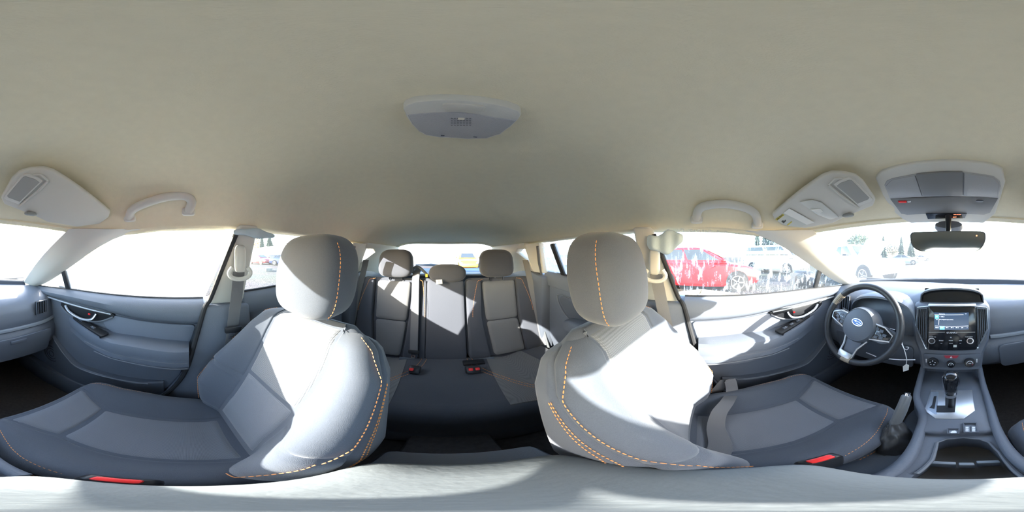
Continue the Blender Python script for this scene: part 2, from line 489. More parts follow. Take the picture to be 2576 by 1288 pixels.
FW = [(-.072, -.186), (.618, -.193), (.618, -.084), (.45, .0), (.37, .038), (.30, .066), (.23, .086), (.12, .102), (-.04, .110), (-.13, .106), (-.172, .084)]
QW = [(.645, -.194), (.88, -.205), (.645, -.097)]
RW = [(-.245, -.160), (-.770, -.124), (-.800, .072), (-.60, .094), (-.35, .100), (-.270, .088)]
RQ = [(-.800, -.122), (-.965, -.110), (-.930, .056), (-.828, .070)]
CW = [(-1.085, -.045), (-1.085, .055), (-1.19, .058), (-1.225, .035)]
nwin = 3
side_words = {1: 'passenger', -1: 'driver'}
for s in (1, -1):
    sd = side_words[s]
    for key, poly, g, lab in (('fw', FW, G_pas if s > 0 else G_drv, ('sun-bleached front side window on the passenger side' if s > 0 else 'rain-streaked front side window on the driver side')),
                              ('qw', QW, G_pas if s > 0 else G_drv, 'small triangular front quarter glass on the %s side' % sd),
                              ('rw', RW, G_clear if s > 0 else G_dust, ('clear rear side window behind the passenger seat' if s > 0 else 'dust-covered rear side window behind the driver seat')),
                              ('rq', RQ, G_clear if s > 0 else G_dust, 'fixed rear quarter glass behind the window bar, %s side' % sd),
                              ('cw', CW, G_clear, 'small cargo-area side glass beside the rear pillar, %s side' % sd)):
        o = part('window_%d' % nwin, prism(side(poly, s), (s * .004, 0, 0)), g, label=lab, cat='side window', kind='structure')
        nwin += 1
ntrim = 4
def trim(geo, m, label, cat='pillar', **k):
    global ntrim
    o = part('trim_%d' % ntrim, geo, m, label=label, cat=cat, kind='structure', **k); ntrim += 1
    return o
for s in (1, -1):
    sd = side_words[s]
    # roof rail that closes the gap between headliner and glass
    trim(tube([Vector((s * (roof_w(y) + .045), y, roof_r(y) + .032)) for y in np.linspace(.36, -1.62, 24)], .044, 10), M_head, 'fabric-covered roof rail above the %s side windows' % sd, 'roof rail')
    trim(box((s * .765, 1.12, -.61), (.07, .30, .82)), M_carpet, 'dark carpeted kick panel ahead of the %s door' % sd, 'kick panel', bevel=.01)
    # A pillar: ribbon between side-window edge and windscreen edge
    outer = [(.16, .101), (.23, .087), (.30, .067), (.37, .039), (.45, .001), (.55, -.049), (.65, -.100), (.77, -.157), (.91, -.215)]
    rings = []
    for k, (y, z) in enumerate(outer):
        t = k / (len(outer) - 1)
        o = Vector((s * (gx(y, z) - .006), y, z)); i = wind(s, t); i = Vector((i.x, i.y, i.z))
        mid = (o + i) / 2 + Vector((-s * .010, -.012, -.006))
        ov = Vector((s * .045, .035, .035))
        rings.append([o, o.lerp(mid, .6) + Vector((-s * .004, -.004, 0)), mid, i.lerp(mid, .6), i, i + ov * .4, mid + ov, o + ov])
    trim(loft(rings), M_light, 'pale grey windscreen pillar on the %s side' % sd, ang=50)
    # window bars and seals
    trim(prism(side([(.615, -.195), (.648, -.195), (.648, -.090), (.615, -.078)], s, -.010), (s * .025, 0, 0)), M_black, 'upright black bar between front window and quarter glass, %s side' % sd, 'window bar', bevel=.004)
    trim(prism(side([(-.765, -.128), (-.803, -.126), (-.832, .075), (-.795, .080)], s, -.012), (s * .03, 0, 0)), M_black, 'slanted black bar in the rear side window, %s side' % sd, 'window bar', bevel=.004)
    # B pillar upper (pale) and lower (dark)
    bp = [(-.085, -.215), (-.178, .078), (-.184, .118), (-.266, .118), (-.262, .09), (-.243, -.155), (-.250, -.215)]
    trim(prism(side(bp, s, -.030), (s * .042, 0, 0)), M_light, 'pale grey upper door pillar behind the %s front window' % sd, bevel=.014, seg=3)
    lp = [(-.07, -.205), (-.03, -.36), (.01, -.56), (.09, -.74), (.16, -.84), (.10, -.98), (-.36, -.98), (-.33, -.70), (-.27, -.40), (-.255, -.205)]
    trim(prism([Vector((s * .655, y, z)) for y, z in lp], (s * .09, 0, 0)), M_soft, 'dark lower door pillar trim beside the %s seat' % ('passenger' if s > 0 else 'driver'), bevel=.014, seg=3)
    # C and D pillars
    trim(prism(side([(-.958, -.125), (-.915, .09), (-1.10, .09), (-1.085, -.125)], s, -.03), (s * .05, 0, 0)), M_light, 'pale grey pillar behind the rear door, %s side' % sd, bevel=.008)
    dp = [(-1.075, -.165), (-1.075, -.05), (-1.235, .035), (-1.19, .058), (-1.075, .055), (-1.075, .10), (-1.70, .10), (-1.96, -.165)]
    trim(prism(side(dp, s, -.035), (s * .06, 0, 0)), M_light, 'pale grey rearmost pillar beside the tailgate, %s side' % sd, bevel=.006)

# outer skin so that no light leaks through, and own bonnet
M_skin = M_body
part('wall_outer', cat_geo(*[prism([Vector((s * .80, y, z)) for y, z in [(-1.98, -1.0), (-1.98, -.16), (-.9, -.14), (.0, -.21), (1.25, -.23), (1.25, -1.0)]], (s * .03, 0, 0)) for s in (1, -1)]), M_skin,
     label='silver-blue outer body sides of the car', cat='car body', kind='structure', bevel=.01)
part('bonnet', thick(grid(lambda u, v: Vector((u * (.78 - .1 * v), 1.32 + v * .95, -.30 - .05 * v - .13 * v * v - .05 * u * u)), np.linspace(-1, 1, 13), np.linspace(0, 1, 9)), (0, 0, -.03)), M_skin,
     label='silver-blue bonnet of the car beyond the windscreen', cat='bonnet', kind='structure')

# ================================================================== DOORS
def front_door(s, n):
    sd = side_words[s]
    d = thing('door_%d' % n, (s * .70, .4, -.88), 'dark inner trim of the front door on the %s side' % sd, 'car door', kind='structure')
    X = lambda x, y, z: Vector((s * x, y, z))
    out = [(-.070, -.200), (.93, -.215), (1.02, -.42), (1.0, -.86), (.20, -.86), (.12, -.80), (.035, -.62), (-.02, -.44), (-.05, -.30)]
    part('door_panel', prism([X(.705, y, z) for y, z in out], (s * .07, 0, 0)), M_soft, d, bevel=.010)
    # padded belt trim (a rounded section swept along the belt)
    rings = []
    for y in np.linspace(-.066, .95, 22):
        top = itp(y, [-.07, .58, .93], [-.187, -.194, -.214]); bot = itp(y, [-.03, .2, .3, .4, .68, .95], [-.300, -.290, -.280, -.266, -.258, -.262])
        b = itp(y, [-.07, .3, .6, .95], [.040, .040, .03, .022])
        rings.append([X(.735, y, top), X(.712, y, top + .004), X(.700 - b * .55, y, top - .016), X(.700 - b, y, top * .6 + bot * .4), X(.700 - b * .9, y, top * .25 + bot * .75), X(.700 - b * .3, y, bot + .003), X(.72, y, bot)])
    part('belt_trim', loft(rings), M_soft, d, ang=50)
    part('window_seal', tube([X(.714, y, itp(y, [-.07, .58, .93], [-.184, -.191, -.211])) for y in np.linspace(-.066, .92, 14)], .0055, 6), M_rubber, d)
    # cloth insert
    ins = [(-.035, -.305), (.20, -.296), (.32, -.286), (.375, -.30), (.39, -.325), (.375, -.36), (.31, -.40), (.22, -.43), (.00, -.43)]
    part('cloth_insert', prism([X(.692, p.x, p.y) for p in rounded([(a, b, 0) for a, b in ins], .02)], (s * .02, 0, 0)), mat('door insert vinyl', (.155, .172, .21), .7, bump=.2, bscale=300), d, bevel=.006)
    # armrest
    rings = []
    for y in np.linspace(-.005, .60, 26):
        xo = itp(y, [-.01, .05, .3, .45, .60], [.61, .598, .600, .635, .69]); zt = itp(y, [-.01, .2, .33, .45, .6], [-.392, -.380, -.384, -.372, -.352]); zb = itp(y, [-.01, .2, .4, .6], [-.530, -.528, -.50, -.42])
        rings.append([X(.71, y, zt + .004), X(xo + .02, y, zt + .004), X(xo + .004, y, zt - .006), X(xo, y, zt - .022), X(xo + .006, y, zt - .055), X(xo + .014, y, zt - .06), X(xo + .012, y, zt - .095), X(xo + .03, y, zb + .012), X(xo + .05, y, zb), X(.71, y, zb)])
    part('armrest', loft(rings), M_soft, d, ang=32)
    for zo, yo in ((-.075, .46), (-.108, .40)):
        part('armrest_crease', tube([X(itp(y, [-.01, .05, .3, .45], [.62, .608, .612, .642]) + .003, y, itp(y, [-.01, .2, .4, .46], [-.392, -.380, -.378, -.372]) + zo) for y in np.linspace(0.0, yo, 14)], .003, 6), mat('armrest highlight', (.16, .17, .19), .4), d)
    # grip well and switch panel
    sw = [(.345, -.372), (.36, -.350), (.52, -.338), (.555, -.350), (.555, -.366), (.40, -.383)]
    part('grip_well', prism([X(.612, .355, -.385), X(.668, .355, -.385), X(.680, .385, -.372), X(.640, .385, -.372)], (0, 0, .006)), M_black, d)
    pts = [X(.610, .345, -.379), X(.655, .330, -.374), X(.700, .555, -.346), X(.672, .560, -.348)]
    spn = part('switch_panel', prism(rounded(pts, .012), (0, 0, .010)), M_black, d, bevel=.002)
    k = 4 if s < 0 else 2
    for i in range(k):
        t = .2 + .6 * i / max(1, k - 1) if k > 2 else .35 + .4 * i
        c = pts[0].lerp(pts[3], t).lerp(pts[1].lerp(pts[2], t), .5) + Vector((0, 0, .012))
        part('window_switch', box(c, (.014, .026, .006), Euler((R(7), 0, R(-s * 16))).to_matrix()), M_dark, spn, bevel=.002)
        part('switch_mark', box(c + Vector((0, .004, .0035)), (.004, .003, .001)), M_white, spn)
    # handle
    hb = [X(.690, .315, -.282), X(.690, .40, -.276), X(.690, .66, -.268), X(.690, .665, -.300), X(.690, .60, -.338), X(.690, .50, -.352), X(.690, .42, -.342), X(.690, .35, -.312)]
    hd = part('handle_bezel', prism(rounded(hb, .02), (s * .02, 0, 0)), M_black, d, bevel=.004)
    part('bezel_lip', tube(curve([X(.688, .33, -.293), X(.687, .40, -.330), X(.686, .50, -.349), X(.687, .60, -.334), X(.688, .66, -.298)], 6), .004, 6), mat('armrest highlight', (.16, .17, .19), .4), hd)
    part('door_handle', tube(curve([X(.684, .42, -.292), X(.668, .44, -.322), X(.662, .50, -.328), X(.668, .58, -.308), X(.684, .62, -.285)], 6), .0075, 8, flat=.6), M_silver, hd)
    part('lock_mark', box(X(.682, .458, -.300), (.004, .012, .010)), M_red, hd, bevel=.001)
    part('patterned_strip', prism([X(.682, .34, -.284), X(.682, .34, -.276), X(.682, .90, -.252), X(.682, .90, -.262)], (s * .03, 0, 0)), mat('silver patterned strip', (.55, .56, .58), .35, metal=.6, bump=.8, bscale=260), d, bevel=.002)
    # lower pocket
    rings = []
    for y in np.linspace(.10, .80, 22):
        zt = itp(y, [.1, .30, .54, .65, .8], [-.660, -.672, -.668, -.590, -.470]); zb = -.845; xo = itp(y, [.1, .2, .55, .8], [.688, .662, .662, .690])
        rings.append([X(.71, y, zt - .004), X(xo + .008, y, zt), X(xo, y, zt - .008), X(xo + .002, y, zt - .02), X(xo + .010, y, zb), X(.71, y, zb)])
    part('map_pocket', loft(rings), M_dark, d, ang=50)
    part('pocket_line', tube(curve([X(.664, .16, -.664), X(.660, .30, -.670), X(.660, .45, -.676), X(.662, .54, -.664), X(.666, .61, -.618), X(.676, .70, -.55)], 6), .0035, 6), mat('armrest highlight', (.16, .17, .19), .4), d)
    sp = part('speaker_grille', disc(X(.700, .74, -.68), (-s, 0, 0), .085, .012, 40, .080), M_dark, d)
    for rr in (.02, .04, .06):
        part('grille_ring', ringgeo(X(.687, .74, -.68), (-s, 0, 0), rr, rr + .004, .002, 28), M_black, sp)
    # weather strip along the rear edge
    path = [X(gx(-.168, .078) - .036, -.176, .085), X(gx(-.12, -.05) - .036, -.132, -.05), X(gx(-.085, -.18) - .040, -.092, -.18), X(.658, -.066, -.215), X(.650, -.030, -.36), X(.648, .012, -.55), X(.650, .085, -.72), X(.655, .16, -.82), X(.665, .26, -.865)]
    part('weather_strip', tube(curve(path, 6), .010, 8), M_rubber, d)
    # outside mirror
    mc = Vector((s * .945, .665, -.178))
    mh = part('mirror_housing', superell(mc + Vector((0, .05, 0)), .105, .06, .075, .6, .6), M_black, d)
    fc = [mc + Vector((x, -.006 - s * x * .12, z)) for x, z in ((-.09, -.06), (.09, -.06), (.095, .055), (-.085, .055))]
    part('mirror_glass', prism(rounded(fc, .03), (0, .008, 0)), M_mirror, mh)
    part('mirror_arm', tube([Vector((s * .74, .70, -.19)), Vector((s * .80, .70, -.17)), Vector((s * .88, .70, -.15))], [.035, .03, .03], 10, flat=.5), M_black, mh)
    return d
door_drv = front_door(-1, 1)
door_pas = front_door(1, 2)

def rear_door(s, n):
    sd = side_words[s]
    d = thing('door_%d' % n, (s * .70, -.6, -.88), 'dark inner trim of the rear door on the %s side' % sd, 'car door', kind='structure')
    X = lambda x, y, z: Vector((s * x, y, z))
    out = [(-.23, -.175), (-.60, -.152), (-.98, -.125), (-1.00, -.30), (-.93, -.62), (-.80, -.86), (-.27, -.86), (-.25, -.5)]
    part('door_panel', prism([X(.690, y, z) for y, z in out], (s * .08, 0, 0)), M_soft, d, bevel=.010)
    rings = []
    for y in np.linspace(-.24, -.975, 16):
        top = itp(-y, [.24, .6, .98], [-.163, -.139, -.112]); bot = top - .105
        rings.append([X(.72, y, top), X(.698, y, top + .004), X(.678, y, top - .016), X(.668, y, top - .05), X(.675, y, bot + .012), X(.70, y, bot)])
    part('belt_trim', loft(rings), M_soft, d, ang=50)
    part('window_seal', tube([X(.698, y, itp(-y, [.24, .6, .98], [-.158, -.134, -.107])) for y in np.linspace(-.245, -.968, 12)], .0055, 6), M_rubber, d)
    hb = [X(.683, -.42, -.290), X(.683, -.80, -.262), X(.683, -.82, -.30), X(.683, -.72, -.40), X(.683, -.50, -.43), X(.683, -.42, -.38)]
    part('handle_panel', prism(rounded(hb, .03), (s * .02, 0, 0)), M_dark, d, bevel=.005)
    part('panel_line', tube(curve([X(.682, -.44, -.285), X(.682, -.62, -.272), X(.682, -.80, -.258), X(.682, -.838, -.285), X(.682, -.78, -.37), X(.682, -.66, -.45)], 6), .003, 6), mat('armrest highlight', (.16, .17, .19), .4), d)
    part('armrest', superell(X(.66, -.52, -.43), .055, .20, .045, .5, .5), M_soft, d)
    path = [X(gx(-.93, .06) - .04, -.925, .065), X(gx(-.955, -.05) - .04, -.960, -.05), X(.655, -.985, -.14), X(.648, -.995, -.30), X(.648, -.93, -.60), X(.655, -.82, -.85)]
    part('weather_strip', tube(curve(path, 6), .009, 8), mat('grey weather strip', (.10, .105, .11), .6), d)
rear_door(-1, 3)
rear_door(1, 4)

# ================================================================== FRONT SEATS
def seat_surface(fn, u0, u1, v0, v1, su, sv, nu=22, nv=22, groove=.009, gw=.009, pil=.004):
    """one upholstery panel of a seat: the surface fn, drawn in along its seams"""
    def P(u, v):
        e = 1e-3
        p = fn(u, v)
        n = (fn(u + e, v) - fn(u - e, v)).cross(fn(u, v + e) - fn(u, v - e))
        n = n.normalized() if n.length > 1e-12 else Vector((0, 0, 0))
        d = min((u - u0) * su, (u1 - u) * su, (v - v0) * sv, (v1 - v) * sv)
        return p + n * SGN[0] * (pil - groove * math.exp(-(d / gw) ** 2))
    def spaced(a, b, n):
        t = np.linspace(0, 1, n); t = .5 - .5 * np.cos(PI * t); return a + (b - a) * (.35 * np.linspace(0, 1, n) + .65 * t)
    return grid(P, spaced(u0, u1, nu), spaced(v0, v1, nv))
SGN = [1]

def front_seat(s, yo, label, cat='car seat', lean=23.0):
    xc = s * .355
    t = thing('front_seat', (xc, yo + .1, -.975), label, cat, 'front seats')
    O = Vector((xc, -.095 + yo, -.66)); rc = R(lean); hy = .61 * (math.sin(R(23)) - math.sin(rc)); U = Vector((0, -math.sin(rc), math.cos(rc))); Fw = Vector((0, math.cos(rc), math.sin(rc))); L = .535
    def B(u, v):
        a = abs(u); sg = 1 if u >= 0 else -1
        W = itp(v, [0, .15, .35, .6, .8, .92, 1], [.225, .250, .258, .245, .235, .205, .135])
        Wc = itp(v, [0, .25, .5, .8, 1], [.118, .106, .110, .124, .120])
        Bd = itp(v, [0, .2, .45, .65, .85, 1], [.055, .092, .085, .055, .022, .0])
        c0 = itp(v, [0, .2, .5, .8, 1], [.0, .014, .014, .004, -.004])
        if a <= .5: x = Wc * a / .5; d = c0 + .008 * (a / .5) ** 2
        elif a <= .8: k = (a - .5) / .3; x = Wc + (W - .04 - Wc) * k; d = c0 + .008 + (Bd - .008) * sm(k)
        elif a <= 1: k = (a - .8) / .2; x = W - .04 + .04 * math.sin(k * PI / 2); d = c0 + Bd - .05 * (1 - math.cos(k * PI / 2))
        elif a <= 1.4: k = (a - 1) / .4; x = W - .015 * k; d = (c0 + Bd - .05) * (1 - k) - .09 * k
        else: k = min(1, (a - 1.4) / .6); x = (W - .015) * (1 - k); d = -.09 - .025 * math.sin(k * PI / 2)
        tk = sm((v - .90) / .10)
        d = d * (1 - tk) + (d * .4 - .035) * tk
        return O + Vector((sg * x, 0, 0)) + U * (L * v) + Fw * d
    us = list(np.linspace(-2, 2, 90))[:-1]; vs = np.linspace(0, 1, 30)
    def Bin(u, v):
        p = B(u, v); c = O + U * (L * v) + Fw * (-.02); return c + (p - c) * .965
    rings = [[Bin(u, v) for u in us] for v in vs]
    br = part('backrest', loft(rings), M_fab, t, ang=70)
    SGN[0] = -1
    part('centre_panel', seat_surface(B, -.5, .5, .50, .985, .24, L), M_mesh, br, ang=80, label='coarse mesh upper backrest panel')
    part('lumbar_panel', seat_surface(B, -.5, .5, .04, .50, .24, L), M_ins, br, ang=80, label='fine grey woven lower backrest panel')
    for sg in (-1, 1):
        lo, hi = (.5, 1.0) if sg > 0 else (-1.0, -.5)
        part('bolster_panel', seat_surface(B, lo, hi, .42, .985, .42, L, 26, 26), M_fab, br, ang=80)
        part('bolster_panel', seat_surface(B, lo, hi, .0, .42, .42, L, 26, 20), M_fab, br, ang=80)
        a0, a1 = (1.0, 1.42) if sg > 0 else (-1.42, -1.0)
        part('side_panel', seat_surface(B, a0, a1, .0, .97, .30, L, 12, 26), M_fab, br, ang=80)
        part('stitching', stitches(curve([B(sg * itp(v, [.40, .5, .8, .97], [.90, .955, .955, .90]), v) + Fw * .006 + Vector((sg * .006, 0, 0)) for v in np.linspace(.41, .96, 26)], 2)), M_thread, br)
        part('stitching', stitches(curve([B(sg * itp(v, [0, .2, .42], [.80, .86, .92]), v) + Fw * .0085 for v in np.linspace(.02, .41, 18)], 2)), M_thread, br)
        for du in (1.05, 1.10):
            part('stitching', stitches(curve([B(sg * du, v) + Vector((sg * .0055, 0, 0)) for v in np.linspace(.02, .78, 30)], 2)), M_thread, br)
    # headrest
    hc = Vector((xc, -.326 + yo + hy, -.052))
    def hw(p):
        k = 1.0 - .13 * max(0, p.z / .11) ** 2 - .05 * max(0, -p.z / .11)
        y = p.y * (1.0 - .12 * abs(p.z / .11)) - .16 * (p.z - .0) - .10 * (p.x / .12) ** 2 * .12
        return Vector((p.x * k, y, p.z))
    hr = part('headrest', superell(hc, .128, .066, .112, .5, .48, 44, 26, hw), M_fab, t, ang=80)
    for sg in (-1, 1):
        pth = []
        for z in np.linspace(-.095, .085, 20):
            ph = math.asin(max(-1, min(1, spow(z / .112, 1 / .5)))) if abs(z) < .112 else 0
            th = R(90 - sg * 78) + PI
            th = -R(90) + sg * R(66)
            p = Vector((.1295 * spow(math.cos(ph), .5) * spow(math.cos(th), .48), -.0672 * spow(math.cos(ph), .5) * spow(math.sin(th), .48), z))
            pth.append(hc + hw(p) + Vector((sg * .001, .001, 0)))
        part('stitching', stitches(curve(pth, 2)), M_thread, hr)
        part('headrest_post', tube([Vector((xc + sg * .055, -.345 + yo + hy, -.14)), Vector((xc + sg * .055, -.335 + yo + hy, -.21))], .006, 8), M_chrome, t)
    # cushion
    vy = [0, .12, .35, .58, .78, .86, .93, 1]
    yy = [-.13, -.05, .10, .243, .345, .385, .405, .400]; zz = [-.705, -.720, -.705, -.680, -.648, -.655, -.69, -.80]
    def C(u, v):
        a = abs(u); sg = 1 if u >= 0 else -1
        y = itp(v, vy, yy) + yo; z = itp(v, vy, zz)
        y1 = itp(min(1, v + .03), vy, yy) - itp(max(0, v - .03), vy, yy); z1 = itp(min(1, v + .03), vy, zz) - itp(max(0, v - .03), vy, zz)
        nn = Vector((0, -z1, y1)).normalized()
        W = itp(v, [0, .2, .5, .75, .88, 1], [.228, .238, .242, .230, .206, .186])
        Wc = itp(v, [0, .35, .58, .72, .82, 1], [.112, .106, .094, .125, .150, .150])
        Bd = itp(v, [0, .15, .4, .7, .85, 1], [.030, .050, .056, .040, .014, .0])
        bow = -.035 * (a ** 2) * sm((v - .6) / .4) if a < 1.2 else -.05 * sm((v - .6) / .4)
        if a <= .5: x = Wc * a / .5; d = .004 * (a / .5) ** 2
        elif a <= .8: k = (a - .5) / .3; x = Wc + (W - .04 - Wc) * k; d = .004 + (Bd - .004) * sm(k)
        elif a <= 1: k = (a - .8) / .2; x = W - .04 + .04 * math.sin(k * PI / 2); d = Bd - .045 * (1 - math.cos(k * PI / 2))
        else: k = min(1, (a - 1) / .5); x = W - .012 * k; d = Bd - .045 - .115 * k
        return Vector((xc + sg * x, y + bow, z)) + nn * d
    us = list(np.linspace(-1.5, 1.5, 70)); vs = np.linspace(0, 1, 40)
    rings = []
    for v in vs:
        r = [C(u, v) for u in us]; c = sum(r, Vector()) / len(r); c.z -= .02
        rings.append([c + (p - c) * .97 for p in r])
    cu = part('seat_cushion', loft(rings), M_fab, t, ang=70)
    SGN[0] = 1
    probe = (C(.01, .4) - C(-.01, .4)).cross(C(0, .41) - C(0, .39)); SGN[0] = 1 if probe.z > 0 else -1
    part('thigh_panel', seat_surface(C, -.5, .5, .58, .84, .22, .56), M_insc, cu, ang=80)
    part('centre_panel', seat_surface(C, -.5, .5, .06, .58, .22, .56), M_insc, cu, ang=80)
    for sg in (-1, 1):
        lo, hi = (.5, 1.0) if sg > 0 else (-1.0, -.5)
        part('bolster_panel', seat_surface(C, lo, hi, .0, .86, .42, .56, 26, 36), M_fab, cu, ang=80)
        a0, a1 = (1.0, 1.5) if sg > 0 else (-1.5, -1.0)
        part('side_panel', seat_surface(C, a0, a1, .0, .95, .25, .56, 12, 30), M_fab, cu, ang=80)
        part('stitching', stitches(curve([C(sg * itp(v, [.2, .5, .8], [.92, .86, .82]), v) + Vector((0, 0, .004)) for v in np.linspace(.22, .83, 30)], 2)), M_thread, cu)
        part('stitching', stitches(curve([C(sg * 1.06, v) + Vector((sg * .004, 0, 0)) for v in np.linspace(.05, .93, 36)], 2)), M_thread, cu)
    part('front_panel', seat_surface(C, -1.0, 1.0, .84, 1.0, .25, .3, 30, 12), M_fab, cu, ang=80)
    SGN[0] = 1
    # lower plastic shield and rails
    for sg in (-1, 1):
        part('side_shield', prism([Vector((xc + sg * .222, y + yo, z)) for y, z in ((-.18, -.80), (-.15, -.70), (.05, -.78), (.33, -.80), (.34, -.88), (-.16, -.90))], (sg * .022, 0, 0)), M_dark, t, bevel=.008)
        part('seat_rail', box((xc + sg * .18, .1 + yo, -.945), (.05, .52, .06)), M_black, t, bevel=.006)
    # buckle on the inner side
    bx_ = xc - s * .243
    by = .044 + yo
    bk = part('belt_buckle', superell(Vector((bx_, by, -.580)), .011, .030, .058, .3, .3, 20, 12), M_black, t)
    part('release_button', box((bx_ - s * .001, by, -.527), (.013, .036, .018)), M_red, bk, bevel=.004, label='red release button of the belt buckle')
    part('buckle_stalk', tube([Vector((bx_, by - .005, -.63)), Vector((bx_ , by - .02, -.78)), Vector((bx_ + s * .004, by - .03, -.86))], .010, 8, flat=.5), M_black, bk)
    return t
seat_p = front_seat(1, 0.0, 'charcoal cloth front passenger seat with orange stitching, half in sunlight', lean=22.0)
seat_d = front_seat(-1, 0.075, 'charcoal cloth driver seat with orange stitching beside the steering wheel', lean=18.8)

# ================================================================== REAR SEAT
RB0, RB1 = Vector((0, -.955, -.705)), Vector((0, -1.125, -.155))
rup = (RB1 - RB0).normalized(); rfw = Vector((0, rup.z, -rup.y)).normalized()
if rfw.y < 0: rfw = -rfw
def rs(x, h): return Vector((x, 0, 0)) + RB0 + rup * h
RH = (RB1 - RB0).length
bench = thing('rear_bench', (0, -.75, -.975), 'dark cloth rear bench seat with split backrest and three headrests', 'rear seat')
def back_piece(name, x0, x1, panels, label):
    """backrest section with upholstery panels standing proud of it"""
    pts = rounded([rs(x0, 0), rs(x1, 0), rs(x1, RH), rs(x0, RH)], .035, 5)
    pc = part(name, prism([p - rfw * .10 for p in pts], rfw * .10), M_rfab, bench, bevel=.012, seg=3, label=label)
    for nm, poly, m, lift in panels:
        q = rounded([rs(x, h) for x, h in poly], .025, 4)
        V, F = [], []
        rings = [q, [p + rfw * lift * .7 for p in q], [p + rfw * lift for p in shrink([p for p in q], .96)], [p + rfw * (lift + .003) for p in shrink(q, .80)]]
        part(nm, loft(rings), m, pc, ang=60)
    return pc
b60 = back_piece('backrest', .615, -.122, [
    ('side_panel', [(.61, .0), (.61, RH * .98), (.515, RH * .99), (.50, .30), (.455, .0)], M_rfab, .030),
    ('upper_insert', [(.470, .27), (.487, RH * .95), (.240, RH * .95), (.255, .27)], M_rins, .020),
    ('lower_insert', [(.435, .01), (.468, .265), (.255, .265), (.280, .01)], M_rins, .018),
    ('inner_panel', [(.262, .0), (.24, .27), (.225, RH * .97), (.178, RH * .97), (.172, .0)], M_rfab, .026),
    ('centre_panel', [(.125, .0), (.130, RH * .97), (-.118, RH * .97), (-.118, .0)], M_rfab, .016),
    ('centre_flank', [(.166, .0), (.170, RH * .97), (.134, RH * .97), (.129, .0)], M_rfab, .014)], 'wider section of the split rear backrest')
b40 = back_piece('backrest', -.130, -.625, [
    ('inner_panel', [(-.135, .0), (-.135, RH * .97), (-.240, RH * .97), (-.225, .30), (-.265, .0)], M_rfab, .022),
    ('upper_insert', [(-.258, .27), (-.245, RH * .95), (-.492, RH * .95), (-.480, .27)], M_rins, .020),
    ('lower_insert', [(-.290, .01), (-.260, .265), (-.480, .265), (-.498, .01)], M_rins, .018),
    ('side_panel', [(-.505, .0), (-.488, .30), (-.503, RH * .98), (-.62, RH * .96), (-.62, .0)], M_rfab, .032)], 'narrower section of the split rear backrest')
for pc, x0, x1, dx in ((b60, .50, .605, -1), (b60, .175, .135, 1), (b40, -.245, -.165, 1), (b40, -.50, -.60, -1)):
    pth = [rs(x0 + (x1 - x0) * sm(k), RH * .97 - .02 * k - .24 * max(0, k - .45) / .55) + rfw * .036 for k in np.linspace(0, 1, 16)]
    part('stitching', stitches(curve(pth, 3), L=.008, w=.0016), M_thread, pc)
for nm, xx, yy_, zc, a, c, lab in (('headrest', .352, -1.11, -.050, .124, .098, None), ('headrest', -.354, -1.11, -.050, .124, .098, None), ('headrest', -.008, -1.13, -.118, .128, .062, 'low centre headrest of the rear bench')):
    h_ = part(nm, superell((xx, yy_, zc), a, .056, c, .5 if lab is None else .75, .5, 36, 20, lambda p: Vector((p.x * (1 - .16 * max(0, p.z / .1) ** 2), p.y - .14 * p.z, p.z))), M_rfab, bench, ang=80, label=lab)
    part('headrest_post', tube([(xx - .05, yy_, zc - c + .01), (xx - .05, yy_ - .01, zc - c - .05)], .006, 8), M_chrome, h_)
    part('headrest_post', tube([(xx + .05, yy_, zc - c + .01), (xx + .05, yy_ - .01, zc - c - .05)], .006, 8), M_chrome, h_)
# centre headrest tag, white print
tg = part('care_tag', prism([ony(px, py, -1.062) for px, py in ((1096, 704), (1112, 703), (1113, 714), (1097, 715))], (0, -.002, 0)), M_paper, bench)
for k in range(3):
    part('tag_text', box(ony(1104.5, 706.5 + k * 3, -1.0605), (.010, .0005, .0014)), M_ink, tg)
# cushion
def RC(u, v):
    x = .62 * u
    y = itp(v, [0, .2, .6, .85, .95, 1], [-.99, -.90, -.66, -.47, -.425, -.43]); z = itp(v, [0, .2, .6, .85, .95, 1], [-.715, -.705, -.680, -.672, -.70, -.82])
    dish = -.016 * math.cos(PI * min(1, abs(abs(x) - .35) / .16)) if abs(abs(x) - .35) < .16 else .016
    return Vector((x, y, z + dish * (1 - sm((v - .85) / .15)) * sm(v / .1)))
part('seat_cushion', thick(grid(RC, np.linspace(-1, 1, 61), np.linspace(0, 1, 26)), (0, 0, -.13)), M_rfab, bench, ang=60)
for s in (1, -1):
    part('insert_panel', thick(grid(lambda u, v: RC((s * .35 + u * (.115 + .05 * v)) / .62, .08 + .78 * v) + Vector((0, 0, .003)), np.linspace(-1, 1, 14), np.linspace(0, 1, 18)), (0, 0, -.012)), M_rins, bench, ang=80)
    for off in (.012, .040):
        part('stitching', stitches(curve([RC((s * (.105 + off + .22 * k ** 2.2)) / .62, .12 + .62 * k) + Vector((0, 0, .004)) for k in np.linspace(0, 1, 20)], 2), L=.009, w=.0014), M_thread, bench)
part('seat_base', box((0, -.70, -.90), (1.24, .50, .14)), M_carpet, bench, bevel=.02)
# child-seat anchor flaps with studs along the foot of the backrest
for px, py in ((1023, 906), (1224, 906), (1334, 885)):
    c = onp(px, py, rs(0, .01) + rfw * .03, rfw)
    fl = part('anchor_flap', prism([c + Vector((-.045, 0, 0)) - rup * .03, c + Vector((.045, 0, 0)) - rup * .03, c + Vector((.045, 0, 0)) + rup * .022, c + Vector((-.045, 0, 0)) + rup * .022], rfw * .006), M_dark, bench, bevel=.003)
    part('stud', disc(c + rfw * .006, rfw, .006, .004, 14), M_silver, fl)
